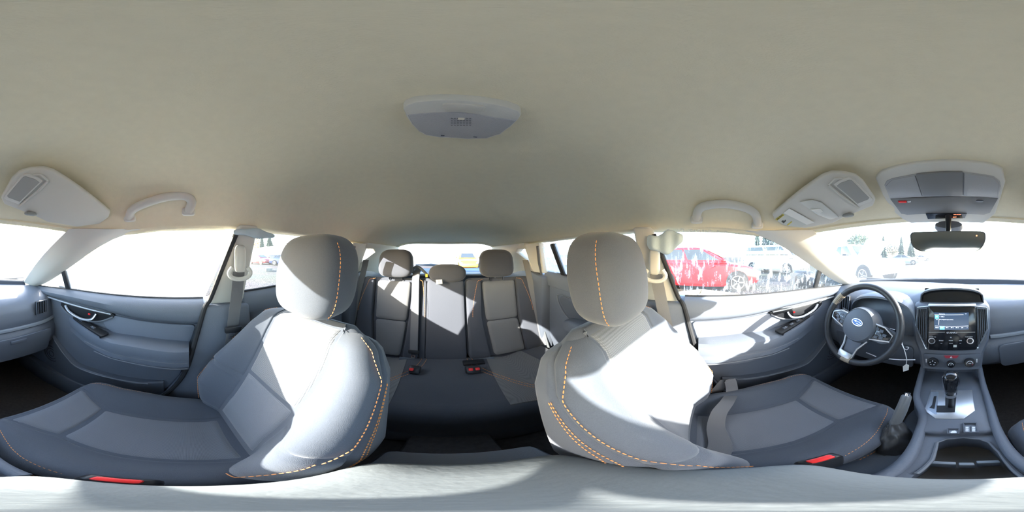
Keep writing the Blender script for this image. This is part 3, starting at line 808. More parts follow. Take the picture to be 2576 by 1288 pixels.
# rear buckles
for px, py, k in ((1044, 930, 1), (1190, 929, 2)):
    c = onz(px, py, -.655)
    bk = part('belt_buckle', box(c, (.055 if k == 1 else .075, .06, .05), Euler((R(35), 0, 0)).to_matrix()), M_black, bench, bevel=.010)
    for j in range(k):
        part('release_button', box(c + Vector((.012 if k == 1 else (-.016 + .032 * j), .020, .018)), (.020, .040, .016), Euler((R(35), 0, 0)).to_matrix()), M_red, bk, bevel=.003, label='red release button of a rear belt buckle')
part('buckle_pocket', box(onz(1192, 912, -.68), (.12, .05, .02)), M_black, bench, bevel=.006)

# ================================================================== SEAT BELTS
def guide_loop(t, c, s):
    pl = part('height_adjuster', superell(c + Vector((0, -.004, .050)), .014, .021, .052, .45, .6, 20, 14), M_light, t)
    part('guide_loop', tube(curve([c + Vector((-s * .014, y, z)) for y, z in ((-.030, .018), (-.042, -.002), (-.030, -.020), (0, -.026), (.030, -.020), (.042, -.002), (.030, .018))], 5), .0085, 8), M_light, t, label='pale plastic belt guide')
def tongue(t, c, wv, dn):
    a = Vector(wv).normalized(); dn = Vector(dn).normalized(); n = a.cross(dn)
    tg = part('belt_tongue', prism(rounded([c - a * .034, c + a * .034, c + a * .030 + dn * .028, c - a * .030 + dn * .028], .008), n * .012), M_black, t, bevel=.003)
    o = [c - a * .013 + dn * .030, c + a * .013 + dn * .030, c + a * .011 + dn * .062, c - a * .011 + dn * .062]
    i = [c - a * .006 + dn * .040, c + a * .006 + dn * .040, c + a * .006 + dn * .050, c - a * .006 + dn * .050]
    part('latch_plate', frame_geo(o, i, n * .003), M_chrome, tg)
# passenger belt, hanging on its pillar
bt = thing('seat_belt', (.63, -.2, -.9), 'grey seat belt hanging beside the passenger seat with its tongue low', 'seat belt', 'seat belts')
c0 = onx(601, 684, .605); guide_loop(bt, c0, 1)
pth = [c0, onx(596, 740, .615), onx(588, 800, .625), onx(580, 870, .635), onx(572, 930, .640)]
part('webbing', ribbon(curve(pth, 5), (0, .023, .002), .0015), M_belt, bt)
tongue(bt, onx(586, 820, .612), (0, 1, 0), (.05, 0.1, -1))
# driver belt, slack over the seat edge
bt = thing('seat_belt', (-.63, -.1, -.9), 'grey seat belt lying slack over the outer edge of the driver seat', 'seat belt', 'seat belts')
c0 = onx(1650, 690, -.600); guide_loop(bt, c0, -1)
pth = [c0, onx(1664, 760, -.612), onx(1684, 850, -.622), onx(1708, 940, -.628), onx(1738, 1010, -.632), onx(1758, 1042, -.630)]
part('webbing', ribbon(curve(pth, 6), lambda i, t: (Vector((-.25, 1, 0)).normalized() * .024), .0015), M_belt, bt)
pth = [onx(1757, 1035, -.628), Vector((-.600, .10, -.60)), Vector((-.575, .12, -.66)), Vector((-.50, .09, -.650)), Vector((-.44, .055, -.664)), Vector((-.38, .04, -.700)), Vector((-.30, .040, -.704)), Vector((-.25, .030, -.706)), Vector((-.20, .005, -.715)), Vector((-.165, -.03, -.76))]
part('webbing', ribbon(curve(pth, 6), lambda i, t: (Vector((0.0, 1, 0)) - t * t.y).normalized() * .023, .0015), M_belt, bt)
tongue(bt, onx(1748, 1012, -.622), (0, 1, .2), (.1, .3, -1))
# rear centre belt
bt = thing('seat_belt', (.2, -1.1, -.2), 'grey centre seat belt running down the face of the rear backrest', 'seat belt', 'seat belts')
pth = [Vector((.20, -1.20, -.09)), Vector((.205, -1.13, -.115)), rs(.205, RH * .96) + rfw * .045, rs(.20, RH * .6) + rfw * .04, rs(.195, RH * .25) + rfw * .04, rs(.19, .05) + rfw * .042]
part('webbing', ribbon(curve(pth, 6), (.024, 0, 0), .0015), M_belt, bt)
tongue(bt, rs(.192, .075) + rfw * .048, (-1, 0, 0), -rup)
part('belt_exit', tube(curve([(.225, -1.16, -.145), (.235, -1.14, -.10), (.205, -1.14, -.075), (.165, -1.14, -.10), (.13, -1.15, -.14)], 5), .010, 8), M_dark, bt)
part('yellow_tab', box((.135, -1.12, -.135), (.018, .012, .022)), M_yellow, bt, bevel=.002)
# rear outer belt, driver side
bt = thing('seat_belt', (-.60, -1.1, -.2), 'grey outer seat belt at the driver side end of the rear bench', 'seat belt', 'seat belts')
pth = [Vector((-.585, -1.10, -.03)), Vector((-.600, -1.075, -.14)), Vector((-.612, -1.03, -.30)), Vector((-.622, -.975, -.50)), Vector((-.625, -.92, -.68))]
part('webbing', ribbon(curve(pth, 6), (.016, -.016, 0), .0015), M_belt, bt)
bt = thing('seat_belt', (.60, -1.1, -.2), 'grey outer seat belt at the passenger side end of the rear bench', 'seat belt', 'seat belts')
pth = [Vector((.585, -1.10, -.03)), Vector((.600, -1.075, -.14)), Vector((.622, -1.03, -.30)), Vector((.632, -.975, -.50)), Vector((.635, -.92, -.68))]
part('webbing', ribbon(curve(pth, 6), (.016, .016, 0), .0015), M_belt, bt)

# ================================================================== DASHBOARD
dash = thing('dashboard', (0, .8, -.66), 'charcoal dashboard with centre screen, air vents and instrument hood', 'dashboard')
prof = [(1.26, -.215), (1.10, -.196), (.92, -.196), (.82, -.212), (.760, -.236), (.732, -.262), (.722, -.300), (.715, -.345), (.712, -.385), (.724, -.400), (.708, -.410), (.690, -.450), (.690, -.500), (.712, -.560), (.76, -.610), (.86, -.640), (1.26, -.66)]
rings = []
for x in np.linspace(-.735, .735, 43):
    e = max(0, (abs(x) - .55) / .185); back = .05 * e * e
    low = itp(x, [-.735, -.52, -.15, .1, .735], [.0, .012, .012, .0, -.012])
    rings.append([Vector((x, y + (back if y < 1.0 else 0), z + (low if z > -.33 else 0))) for y, z in prof])
part('dash_body', loft(rings), M_dash, dash, ang=45)
part('trim_strip', loft([[Vector((x, .712 + .05 * max(0, (abs(x) - .55) / .185) ** 2 + dy, z)) for dy, z in ((0, -.382), (-.012, -.386), (-.014, -.396), (0, -.402))] for x in np.linspace(.17, .72, 18)]), mat('grey dash strip', (.20, .22, .25), .4), dash)
part('glovebox_door', prism(rounded([(.20, .688, -.430), (.64, .688, -.430), (.62, .706, -.585), (.22, .706, -.585)], .03), (0, -.010, 0)), M_dash, dash, bevel=.006)
part('glovebox_latch', box((.42, .676, -.455), (.09, .012, .022)), M_dark, dash, bevel=.005)
part('knee_panel', prism(rounded([(-.60, .690, -.44), (-.16, .690, -.44), (-.17, .715, -.60), (-.58, .715, -.60)], .03), (0, -.012, 0)), M_dark, dash, bevel=.006)
def vent(name, poly, n, nv, lab=None, silver=()):
    """recessed air vent: dark well, frame and separate upright vanes"""
    P = [Vector(p) for p in poly]
    v = part(name, prism(P, -n * .012), M_black, dash, label=lab)
    part('vent_frame', frame_geo([p + n * .001 for p in P], [p + n * .001 for p in shrink(P, .90)], n * .006), M_dark, v)
    for k in range(nv):
        t = (k + .7) / (nv + .4)
        a = P[0].lerp(P[1], t); b = P[3].lerp(P[2], t)
        b = a.lerp(b, .93); a = a.lerp(b, .06)
        part('vane', ribbon([a + n * .002, b + n * .002], n * .006, .0022), M_dark, v)
    return v
# ---- centre stack
HN = Vector((0, -.22, .065)).normalized(); HP = Vector((0, .715, -.23)); HU_ = Vector((0, .065, .22)).normalized()
hu = lambda px, py, o=0.0: onp(px, py, HP + HN * o, HN)
rings = []
for z, w, y in ((-.222, .150, .760), (-.226, .166, .736), (-.240, .172, .720), (-.33, .172, .694), (-.40, .158, .674), (-.44, .140, .662), (-.455, .134, .657), (-.53, .122, .632), (-.545, .120, .660), (-.56, .118, .70), (-.68, .118, .72)):
    c = .012
    rings.append([Vector((-w, 1.0, z)), Vector((-w, y + c, z)), Vector((-w + c, y, z)), Vector((w - c, y, z)), Vector((w, y + c, z)), Vector((w, 1.0, z))])
part('centre_stack', loft(rings), M_dash, dash, ang=40)
hd = part('head_unit', prism(rounded([hu(2336, 771, .006), hu(2454, 771, .006), hu(2457, 880, .006), hu(2334, 880, .006)], .008), -HN * .02), M_gloss, dash, bevel=.002, label='gloss black audio head unit with lit screen')
part('screen', prism([hu(2350, 786, .008), hu(2437, 786, .008), hu(2437, 829, .008), hu(2350, 829, .008)], -HN * .004), M_screen, hd, label='lit touch screen')
X1 = Vector((1, 0, 0))
def bar(px0, px1, py, th, m, name, par=hd, o=.0088):
    a, b = hu(px0, py, o), hu(px1, py, o)
    part(name, prism([a - HU_ * th, b - HU_ * th, b + HU_ * th, a + HU_ * th], -HN * .001), m, par)
def txt(s, px, py, size, m, name='print', par=hd, align='CENTER', o=.0085):
    part(name, text_geo(s, hu(px, py, o), X1, HU_, size, align), m, par, smooth=False)
bar(2351, 2424, 791.5, .0005, M_stext, 'screen_line'); bar(2352, 2436, 820, .0006, M_stext, 'screen_line')
for k, tx in enumerate(('MW 4', 'SXM 1', 'FM 1', 'FM 2', 'FM 3', 'AM', '>')):
    px = 2357.5 + 12.6 * k
    if k == 1: part('screen_tile', prism([hu(px - 6, 820.5, .0085), hu(px + 6, 820.5, .0085), hu(px + 6, 829, .0085), hu(px - 6, 829, .0085)], -HN * .001), M_sblue, hd)
    txt(tx, px, 824.5, .0058, M_stext, 'screen_text')
part('screen_tile', prism([hu(2352, 792.3, .0085), hu(2361.5, 792.3, .0085), hu(2361.5, 801.5, .0085), hu(2352, 801.5, .0085)], -HN * .001), M_sblue, hd)
txt('SXM', 2356.7, 796.5, .0052, M_stext, 'screen_text'); txt('Ch', 2356.7, 804, .0058, M_stext, 'screen_text')
txt('Ready to Go', 2362, 789.5, .0048, M_stext, 'screen_text', align='LEFT'); txt('12:1', 2430, 789.5, .0046, M_stext, 'screen_text')
txt('1 100.5', 2363, 796.5, .0072, M_stext, 'screen_text', align='LEFT'); txt('No program type service', 2363, 803.5, .0058, M_stext, 'screen_text', align='LEFT')
part('screen_line', prism([hu(2361.6, 802, .0085), hu(2362.6, 802, .0085), hu(2361.6, 817, .0085), hu(2360.6, 817, .0085)], -HN * .001), M_stext, hd)
bar(2336, 2377, 835.5, .0009, M_silver, 'silver_line'); bar(2407, 2453, 835.5, .0009, M_silver, 'silver_line')
txt('SUBARU', 2395.5, 837, .0105, M_white, 'brand_lettering')
part('brand_oval', ringgeo(hu(2383, 837, .008), HN, .0022, .0032, .0012, 18), M_white, hd)
for px, l in ((2344, 'POWER VOL'), (2440.5, 'TUNE SCROLL')):
    kb = part('knob', disc(hu(px, 857.5, .006), HN, .0150, .018, 32, .0138), M_gloss, hd)
    part('knob_ring', ringgeo(hu(px, 857.5, .024), HN, .0108, .0142, .0016), M_chrome, kb)
    txt(l, px + (2 if px < 2400 else -3), 847.5, .0052, M_white)
txt('RADIO', 2367.5, 857, .0058, M_white); txt('MEDIA', 2392, 857, .0058, M_white); txt('APPS', 2416, 857, .0058, M_white)
txt('<<', 2368, 864, .0062, M_white); txt('HOME', 2392, 864, .0052, M_white); txt('>>', 2416, 864, .0062, M_white)
part('power_mark', ringgeo(hu(2392, 849, .0062), HN, .0018, .0028, .0008, 16), M_white, hd)
part('sticker', prism([hu(2398.5, 867.5, .0065), hu(2407, 867.5, .0065), hu(2406.5, 873.5, .0065), hu(2398, 873.5, .0065)], -HN * .001), M_label, hd)
vent('air_vent', [hu(2308, 774, .004), hu(2333.5, 773, .004), hu(2331, 874, .004), hu(2305.5, 822, .004)], HN, 5, 'tall vent beside the head unit, steering wheel side')
vent('air_vent', [hu(2456.5, 773, .004), hu(2482, 774, .004), hu(2484, 826, .004), hu(2460, 873, .004)], HN, 5, 'tall vent beside the head unit, passenger side')
for pts in ([(2335, 771), (2309, 773), (2304, 818), (2329, 877)], [(2456, 771), (2482, 773), (2485.5, 826), (2460, 876)]):
    part('vent_trim', tube([hu(px, py, .006) for px, py in pts], .0035, 6), M_silver, dash, label='silver vent surround')
# ---- climate panel
CN = Vector((0, -.075, .027)).normalized(); CP = Vector((0, .652, -.455)); CU = Vector((0, .027, .075)).normalized()
cl = lambda px, py, o=0.0: onp(px, py, CP + CN * o, CN)
cp = part('climate_panel', prism(rounded([cl(2322, 889, .006), cl(2470, 889, .006), cl(2466, 922, .006), cl(2326, 922, .006)], .012), -CN * .03), M_dark, dash, bevel=.003)
part('hazard_button', prism([cl(2374, 894.5, .009), cl(2412, 894.5, .009), cl(2407, 901, .009), cl(2379, 901, .009)], -CN * .01), M_hazred, cp, label='dark red hazard light button')
part('hazard_mark', frame_geo([cl(2389.5, 900.5, .0096), cl(2396, 900.5, .0096), cl(2392.7, 895.8, .0096)], [cl(2391.5, 899.6, .0096), cl(2394, 899.6, .0096), cl(2392.7, 897.6, .0096)], CN * .0006), M_white, cp)
for px, py, r_, mk in ((2347.6, 910, .0225, 0), (2392.3, 914.5, .0175, 1), (2438.7, 911, .0225, 2)):
    kb = part('climate_knob', disc(cl(px, py, .006), CN, r_, .020, 40, r_ * .92), M_black, cp)
    cc = cl(px, py, .006) + CN * .020
    part('knob_face', disc(cc, CN, r_ * .76, .0008, 36), M_gloss, kb)
    if mk == 0:
        for a in range(5):
            q = cc + X1 * math.cos(R(90 + 72 * a)) * r_ * .45 + CU * math.sin(R(90 + 72 * a)) * r_ * .45
            part('mode_mark', disc(q, CN, .0022, .0014, 12), M_white, kb)
    else:
        arc = [cc + CN * .001 + X1 * math.cos(R(a)) * r_ * .52 + CU * math.sin(R(a)) * r_ * .52 for a in np.linspace(200, -10, 18)]
        part('scale_arc', tube(arc, .0010, 5), M_white, kb)
        part('knob_print', text_geo('MAX' if mk == 2 else 'OFF', cc + CN * .0012, X1, CU, .0055), M_white, kb, smooth=False)
        if mk == 2:
            part('scale_arc', tube([cc + CN * .001 + X1 * math.cos(R(a)) * r_ * .52 + CU * math.sin(R(a)) * r_ * .52 for a in np.linspace(-12, -50, 6)], .0012, 5), M_hazred, kb)
for px in (2330, 2457.5): part('side_mark', prism([cl(px - 1.5, 903, .0065), cl(px + 1.5, 903, .0065), cl(px + 1, 912, .0065), cl(px - 1, 912, .0065)], -CN * .001), M_white, cp)
# ---- hooded information display above the screen
hood = []
for k in range(13):
    a = PI * k / 12
    hood.append((math.cos(a), math.sin(a) ** .45))
dh = part('display_hood', thick(loft([[Vector((w * c, y, zb + hgt * q)) for c, q in hood] for y, w, zb, hgt in ((.748, .150, -.226, .078), (.83, .142, -.216, .074), (.98, .12, -.205, .020))], closed=False, caps=False), (0, 0, -.008)), M_dash, dash, ang=60)
part('display_face', prism([Vector((-.138, .757, -.224)), Vector((.138, .757, -.224)), Vector((.130, .782, -.158)), Vector((-.130, .782, -.158))], (0, .01, 0)), M_gloss, dh)
part('display_bar', prism([hu(2334, 770, .012), hu(2456, 770, .012), hu(2455, 763.5, .004), hu(2336, 763.5, .004)], (0, .02, -.002)), M_silver, dash, bevel=.002)
# ---- instrument hood and cluster
ix, iz = -.325, -.318
arch = [(math.cos(PI * k / 20), math.sin(PI * k / 20) ** .62) for k in range(21)]
part('instrument_hood', thick(loft([[Vector((ix + w * c, y + .03 * (1 - q), iz + hh * q)) for c, q in arch] for y, w, hh in ((.665, .168, .128), (.69, .172, .138), (.80, .165, .128), (.95, .13, .10))], closed=False, caps=False), (0, .0, -.010)), M_dash, dash, ang=60)
cn = Vector((0, -1, .25)).normalized(); cupv = Vector((0, .25, 1)).normalized()
cf = part('instrument_cluster', prism([Vector((ix - .158, .775, -.325)), Vector((ix + .158, .775, -.325)), Vector((ix + .14, .80, -.225)), Vector((ix + .06, .81, -.200)), Vector((ix - .06, .81, -.200)), Vector((ix - .14, .80, -.225))], (0, .02, 0)), M_gloss, dash)
for dx in (-.075, .075):
    c = Vector((ix + dx, .772, -.268))
    g = part('gauge', ringgeo(c, cn, .040, .044, .004), mat('gauge ring', (.15, .17, .2), .3, metal=.5), cf)
    for k in range(11):
        a = R(225 - 27 * k)
        q0 = c + X1 * math.cos(a) * .031 + cupv * math.sin(a) * .031; q1 = c + X1 * math.cos(a) * .037 + cupv * math.sin(a) * .037
        part('gauge_tick', tube([q0, q1], .0008, 4), M_white, g)
    part('gauge_needle', tube([c, c + X1 * -.02 + cupv * -.022], .001, 4), M_orange, g)
part('info_window', prism([Vector((ix - .026, .771, -.30)), Vector((ix + .026, .771, -.30)), Vector((ix + .026, .782, -.238)), Vector((ix - .026, .782, -.238))], (0, .004, 0)), M_screen, cf)
part('blue_lamp', disc(Vector((ix + .035, .768, -.298)), cn, .003, .002, 10), M_bluelamp, cf)
part('cluster_text', text_geo('8888', Vector((ix + .105, .770, -.285)), X1, cupv, .010), M_stext, cf, smooth=False)
vn = Vector((.12, -1, .12)).normalized()
vent('air_vent', [Vector((-.60, .716, -.225)), Vector((-.515, .706, -.222)), Vector((-.520, .700, -.325)), Vector((-.595, .712, -.330))], vn, 4, 'side vent behind the steering wheel rim')
vent('air_vent', [Vector((.545, .708, -.255)), Vector((.630, .720, -.258)), Vector((.625, .714, -.335)), Vector((.545, .704, -.335))], Vector((-.12, -1, .12)).normalized(), 4, 'side vent at the passenger end of the dashboard')

# ================================================================== STEERING WHEEL
sw = thing('steering_wheel', (-.360, .60, -.40), 'black leather steering wheel with silver spokes and a star-cluster oval badge', 'steering wheel')
WC = Vector((-.360, .568, -.304)); tl = R(24); rl = R(-9)
w0 = Vector((1, 0, 0)); u0 = Vector((0, math.sin(tl), math.cos(tl)))
WR = (w0 * math.cos(rl) + u0 * math.sin(rl)); WU = (u0 * math.cos(rl) - w0 * math.sin(rl)); WN = WR.cross(WU)
wp = lambda a, b, c=0.0: WC + WR * a + WU * b + WN * c
def rim_ring(k, n=72, RR=.178, r=.0160):
    a = 2 * PI * k / n; rad = WR * math.cos(a) + WU * math.sin(a)
    g = 1.10 if abs(math.sin(a)) < .55 and abs(math.cos(a)) > .7 else 1.0
    return [WC + rad * (RR + math.cos(2 * PI * j / 12) * r * .92 * g) + WN * (math.sin(2 * PI * j / 12) * r * 1.08 * g) for j in range(12)]
part('rim', loft([rim_ring(k) for k in range(72)], loop=True, caps=False), M_leather, sw, ang=80)
def rim_patch(a0, a1, nm, m):
    rings = []
    for a in np.linspace(R(a0), R(a1), 10):
        rad = WR * math.cos(a) + WU * math.sin(a)
        rings.append([WC + rad * (.178 + math.cos(t) * .0157) + WN * (math.sin(t) * .0182) for t in np.linspace(R(60), R(230), 8)])
    part(nm, thick(loft(rings, closed=False, caps=False), WN * .0012), m, sw, ang=80)
rim_patch(146, 166, 'worn_patch', M_worn)
rim_patch(268, 282, 'worn_patch', M_worn)
hub = part('hub', loft([[wp(r_ * math.cos(a), r_ * math.sin(a) - .002, c) for a in np.linspace(0, 2 * PI, 41)[:-1]] for r_, c in ((.086, -.045), (.085, -.01), (.079, .010), (.073, .022), (.0705, .020), (.06, .0235), (.03, .026), (.002, .027))]), M_dark, sw, ang=30)
# badge: oval ring, field and six stars
bo = lambda a, b, c=.028: wp(a, b + .008, c)
bd = part('badge', prism([bo(.026 * math.cos(t), .0145 * math.sin(t), .0262) for t in np.linspace(0, 2 * PI, 33)[:-1]], WN * .0015), mat('badge blue', (.04, .07, .16), .2, metal=.4), hub, label='dark blue oval badge with a chrome edge and six stars')
part('badge_edge', frame_geo([bo(.027 * math.cos(t), .0155 * math.sin(t), .0272) for t in np.linspace(0, 2 * PI, 33)[:-1]], [bo(.0248 * math.cos(t), .0133 * math.sin(t), .0272) for t in np.linspace(0, 2 * PI, 33)[:-1]], WN * .0014), M_chrome, bd)
for a, b, r_ in ((-.008, .0035, .0105), (.009, .004, .0052), (.017, .001, .0046), (.002, -.005, .0050), (.010, -.0065, .0046), (.0165, -.006, .0040)):
    star = []
    for k in range(8):
        rr = r_ * (1 if k % 2 == 0 else .22) * (1 if k % 4 != 2 else .62)
        star.append(bo(a + rr * math.cos(k * PI / 4), b + rr * math.sin(k * PI / 4) * .8, .0284))
    part('badge_star', prism(star, WN * .0006), M_chrome, bd)
# spokes
for sg in (-1, 1):
    pts = [(sg * .050, .032), (sg * .105, .030), (sg * .166, .020), (sg * .168, -.022), (sg * .120, -.048), (sg * .055, -.046)]
    spk = part('spoke', prism([wp(a, b, -.018) for a, b in pts], WN * .020), M_dark, sw, bevel=.005)
    fr = [wp(a, b, .003) for a, b in ((sg * .062, .026), (sg * .112, .024), (sg * .150, .004), (sg * .146, -.020), (sg * .072, -.040))]
    part('switch_field', prism(fr, WN * .003), M_gloss, spk, bevel=.001)
    part('silver_frame', tube([wp(a, b, .006) for a, b in ((sg * .060, .028), (sg * .114, .027), (sg * .154, .004), (sg * .150, -.024), (sg * .068, -.043))], .0036, 7), M_silver, spk, label='satin silver spoke frame')
    for a, b in ((.085, .010), (.105, .008), (.095, -.008), (.122, -.006), (.090, -.024), (.112, -.020)):
        part('thumb_button', prism(rounded([wp(sg * a + dx, b + dy, .006) for dx, dy in ((-.008, -.006), (.008, -.006), (.008, .006), (-.008, .006))], .002), WN * .002), M_dark, spk)
    part('button_print', text_geo('SET -' if sg > 0 else '+ VOL', wp(sg * .098, .001, .0088), WR, WU, .006), M_white, spk, smooth=False)
lw = part('spoke', prism([wp(a, b, -.022) for a, b in ((-.045, -.055), (.045, -.055), (.030, -.120), (.028, -.166), (-.028, -.166), (-.030, -.120))], WN * .016), M_soft, sw, bevel=.004)
part('silver_frame', cat_geo(tube([wp(-.046, -.060, .0), wp(-.036, -.110, -.002), wp(-.034, -.160, .004)], .0048, 7)), M_silver, lw, label='satin silver lower spoke edge')
part('silver_frame', tube([wp(.062, -.058, .0), wp(.034, -.110, -.002), wp(.030, -.160, .004)], .0048, 7), M_silver, lw)
part('silver_foot', prism([wp(-.037, -.142, -.002), wp(.033, -.142, -.002), wp(.027, -.170, .006), wp(-.030, -.170, .006)], WN * .010), M_silver, lw, bevel=.003)
col = thing('steering_column', (-.360, .66, -.42), 'black steering column shroud behind the steering wheel with two stalks', 'steering column')
part('shroud', loft([[wp(w * math.cos(a), hgt * math.sin(a) - .008 - dn_, -c) for a in np.linspace(0, 2 * PI, 25)[:-1]] for c, w, hgt, dn_ in ((.035, .050, .042, 0), (.06, .062, .050, .004), (.12, .066, .055, .008), (.20, .06, .05, .01))]), M_dark, col, ang=60)
for sg in (-1, 1):
    st = part('stalk', tube([wp(sg * .05, .012, -.06), wp(sg * .10, .022, -.05), wp(sg * .150, .026, -.045)], [.007, .008, .0105], 10), M_black, col)
    part('stalk_print', tube([wp(sg * .118, .0245, -.0385), wp(sg * .140, .0265, -.0345)], .002, 6), M_white, st)
part('ignition_lock', disc(Vector((-.262, .625, -.372)), Vector((.35, -1, .1)), .016, .03, 24), M_black, col)
part('key_head', superell(Vector((-.250, .588, -.368)), .006, .018, .014, .5, .5, 16, 10), M_silver, col, label='silver key in the ignition')

# zip-tied tag hanging from the key
kt = thing('key_tag', (-.17, .58, -.50), 'white tag hanging on knotted white ties below the ignition', 'tag')
Y = .565
part('tie', tube(curve([ony(2262, 845, Y), ony(2270, 865, Y), ony(2276, 885, Y), ony(2281, 904, Y)], 5), .0017, 6), M_zip, kt)
part('tie', tube(curve([ony(2266, 862, Y), ony(2275, 880, Y - .005), ony(2281, 903, Y), ony(2279, 918, Y)], 5), .0013, 6), M_zip, kt)
part('tie_knot', tube(curve([ony(2275, 877, Y), ony(2281, 880, Y - .006), ony(2286, 874, Y), ony(2280, 873, Y)], 4), .0013, 6), M_zip, kt)
part('tie', tube([ony(2228, 902, Y), ony(2265, 905, Y), ony(2302, 905, Y)], .0020, 6), M_zip, kt)
part('tag_card', prism([ony(2271, 922, Y), ony(2279, 916.5, Y), ony(2286.5, 919, Y), ony(2285.5, 931, Y), ony(2272, 935, Y)], (0, .002, 0)), M_paper, kt)
wt = part('wire_tie', tube([ony(2179, 887, .60), ony(2192, 892, .60), ony(2204, 897, .60)], .0022, 6), M_zip, label='short white cable tie behind the steering wheel lower spoke', cat='cable tie')

# ================================================================== CENTRE CONSOLE
con = thing('centre_console', (0, .2, -.97), 'charcoal centre console with cup holder and armrest between the front seats', 'console')
zt = -.612
body = [(-.125, .72), (.125, .72), (.122, .45), (.110, .32), (-.060, .32), (-.066, .40), (-.112, .50)]
part('console_body', prism([Vector((x, y, zt)) for x, y in body], (0, 0, -.34)), M_dash, con, bevel=.012, seg=3)
zc_ = -.634
opn = [(2573.6, 1201), (2535, 1166), (2514, 1138), (2489, 1113), (2465, 1105), (2423, 1101), (2380, 1105), (2357, 1114), (2345, 1156), (2304, 1192)]
op3 = [onz(px, py, zc_) for px, py in opn]
outr = [Vector((-.050, .085, zc_)), Vector((-.060, .33, zc_)), Vector((.110, .33, zc_)), Vector((.103, .20, zc_)), Vector((.098, .085, zc_))]
part('brake_recess', prism([Vector((x, y, -.705)) for x, y in ((-.120, .085), (-.045, .085), (-.052, .42), (-.112, .50), (-.120, .46))], (0, 0, -.22)), M_dark, con, bevel=.006)
part('cup_surround', prism(outr + [Vector((op3[0].x, .085, zc_))] + op3 + [Vector((op3[-1].x, .085, zc_))], (0, 0, -.11)), M_dash, con)
part('cup_rim', tube([p + Vector((0, 0, .001)) for p in op3], .004, 7), mat('cup rim', (.14, .15, .17), .4), con)
part('cup_tray', box((.02, .19, -.735), (.20, .26, .02)), mat('cup tray rubber', (.13, .12, .11), .7), con)
for a, b in (((2344, 1159), (2405, 1162)), ((2411, 1163.5), (2450, 1163.5)), ((2455, 1159), (2512, 1157))):
    p, q = onz(a[0], a[1], -.665), onz(b[0], b[1], -.665)
    part('cup_divider', prism([p, q, q + Vector((0, -.012, 0)), p + Vector((0, -.012, 0))], (0, 0, -.05)), mat('cup divider', (.26, .29, .32), .5), con, bevel=.002)
# raised side rails
for pts in ([(.120, .70, -.56), (.119, .60, -.602), (.114, .45, -.606), (.104, .34, -.612), (.096, .22, -.624), (.092, .12, -.626)], [(-.120, .70, -.56), (-.118, .60, -.602), (-.104, .50, -.606), (-.066, .41, -.612), (-.054, .32, -.622), (-.044, .20, -.626), (-.042, .12, -.628)]):
    part('side_rail', tube(curve(pts, 6), .012, 10), M_soft, con)
S5 = lambda zx, zy: (2200 + zx / 3.319, 900 + zy / 3.319)
z5 = lambda zx, zy, z: onz(*S5(zx, zy), z)
sp_ = [z5(*p, zt + .004) for p in ((470, 265), (815, 265), (840, 440), (745, 508), (505, 505), (415, 435))]
pl = part('shifter_plate', prism(sp_, (0, 0, -.010)), mat('brushed silver plate', (.60, .63, .68), .32, metal=.75), con, bevel=.0025, label='satin silver gear selector plate')
part('plate_inlay', prism([z5(*p, zt + .0046) for p in ((472, 285), (535, 285), (520, 470), (505, 470), (440, 430))], (0, 0, -.001)), mat('plate inlay', (.30, .34, .40), .25, metal=.4), pl)
part('gate_slot', prism([z5(*p, zt + .0050) for p in ((515, 455), (670, 455), (685, 300), (592, 300), (588, 395), (520, 395))], (0, 0, -.002)), M_black, pl)
part('gate_step', prism([z5(*p, zt + .0056) for p in ((525, 393), (590, 360), (590, 398), (525, 398))], (0, 0, -.001)), M_silver, pl)
part('indicator', prism([z5(*p, zt + .0054) for p in ((495, 322), (518, 318), (505, 400), (500, 425), (458, 418), (480, 392))], (0, 0, -.001)), M_black, pl)
gs = thing('gear_selector', (.003, .50, -.61), 'gloss black gear selector knob with chrome sides above the silver plate', 'gear lever')
gc = Vector((.004, .478, -.425))
ax_ = Vector((0, .10, 1)).normalized()
kn = []
for hgt, w, dpt in ((-.105, .013, .013), (-.098, .0165, .017), (-.06, .020, .021), (-.03, .0235, .025), (-.010, .0245, .027), (.0, .022, .024), (.006, .015, .016), (.008, .004, .004)):
    kn.append([gc + ax_ * hgt + Vector((spow(math.cos(a), .7) * w, spow(math.sin(a), .7) * dpt, 0)) for a in np.linspace(0, 2 * PI, 29)[:-1]])
part('knob', loft(kn), M_gloss, gs, ang=60)
for sg in (-1, 1):
    part('chrome_edge', tube([gc + ax_ * hgt + Vector((sg * w, -.008, 0)) for hgt, w in ((-.10, .0155), (-.06, .0195), (-.03, .0232), (-.006, .0238), (.004, .0185))], .0022, 6), M_chrome, gs)
part('shaft', tube([gc + ax_ * -.10, gc + ax_ * -.19], .008, 10), M_black, gs)
part('shaft_collar', disc(gc + ax_ * -.118, ax_, .016, .016, 20, .014), M_silver, gs)
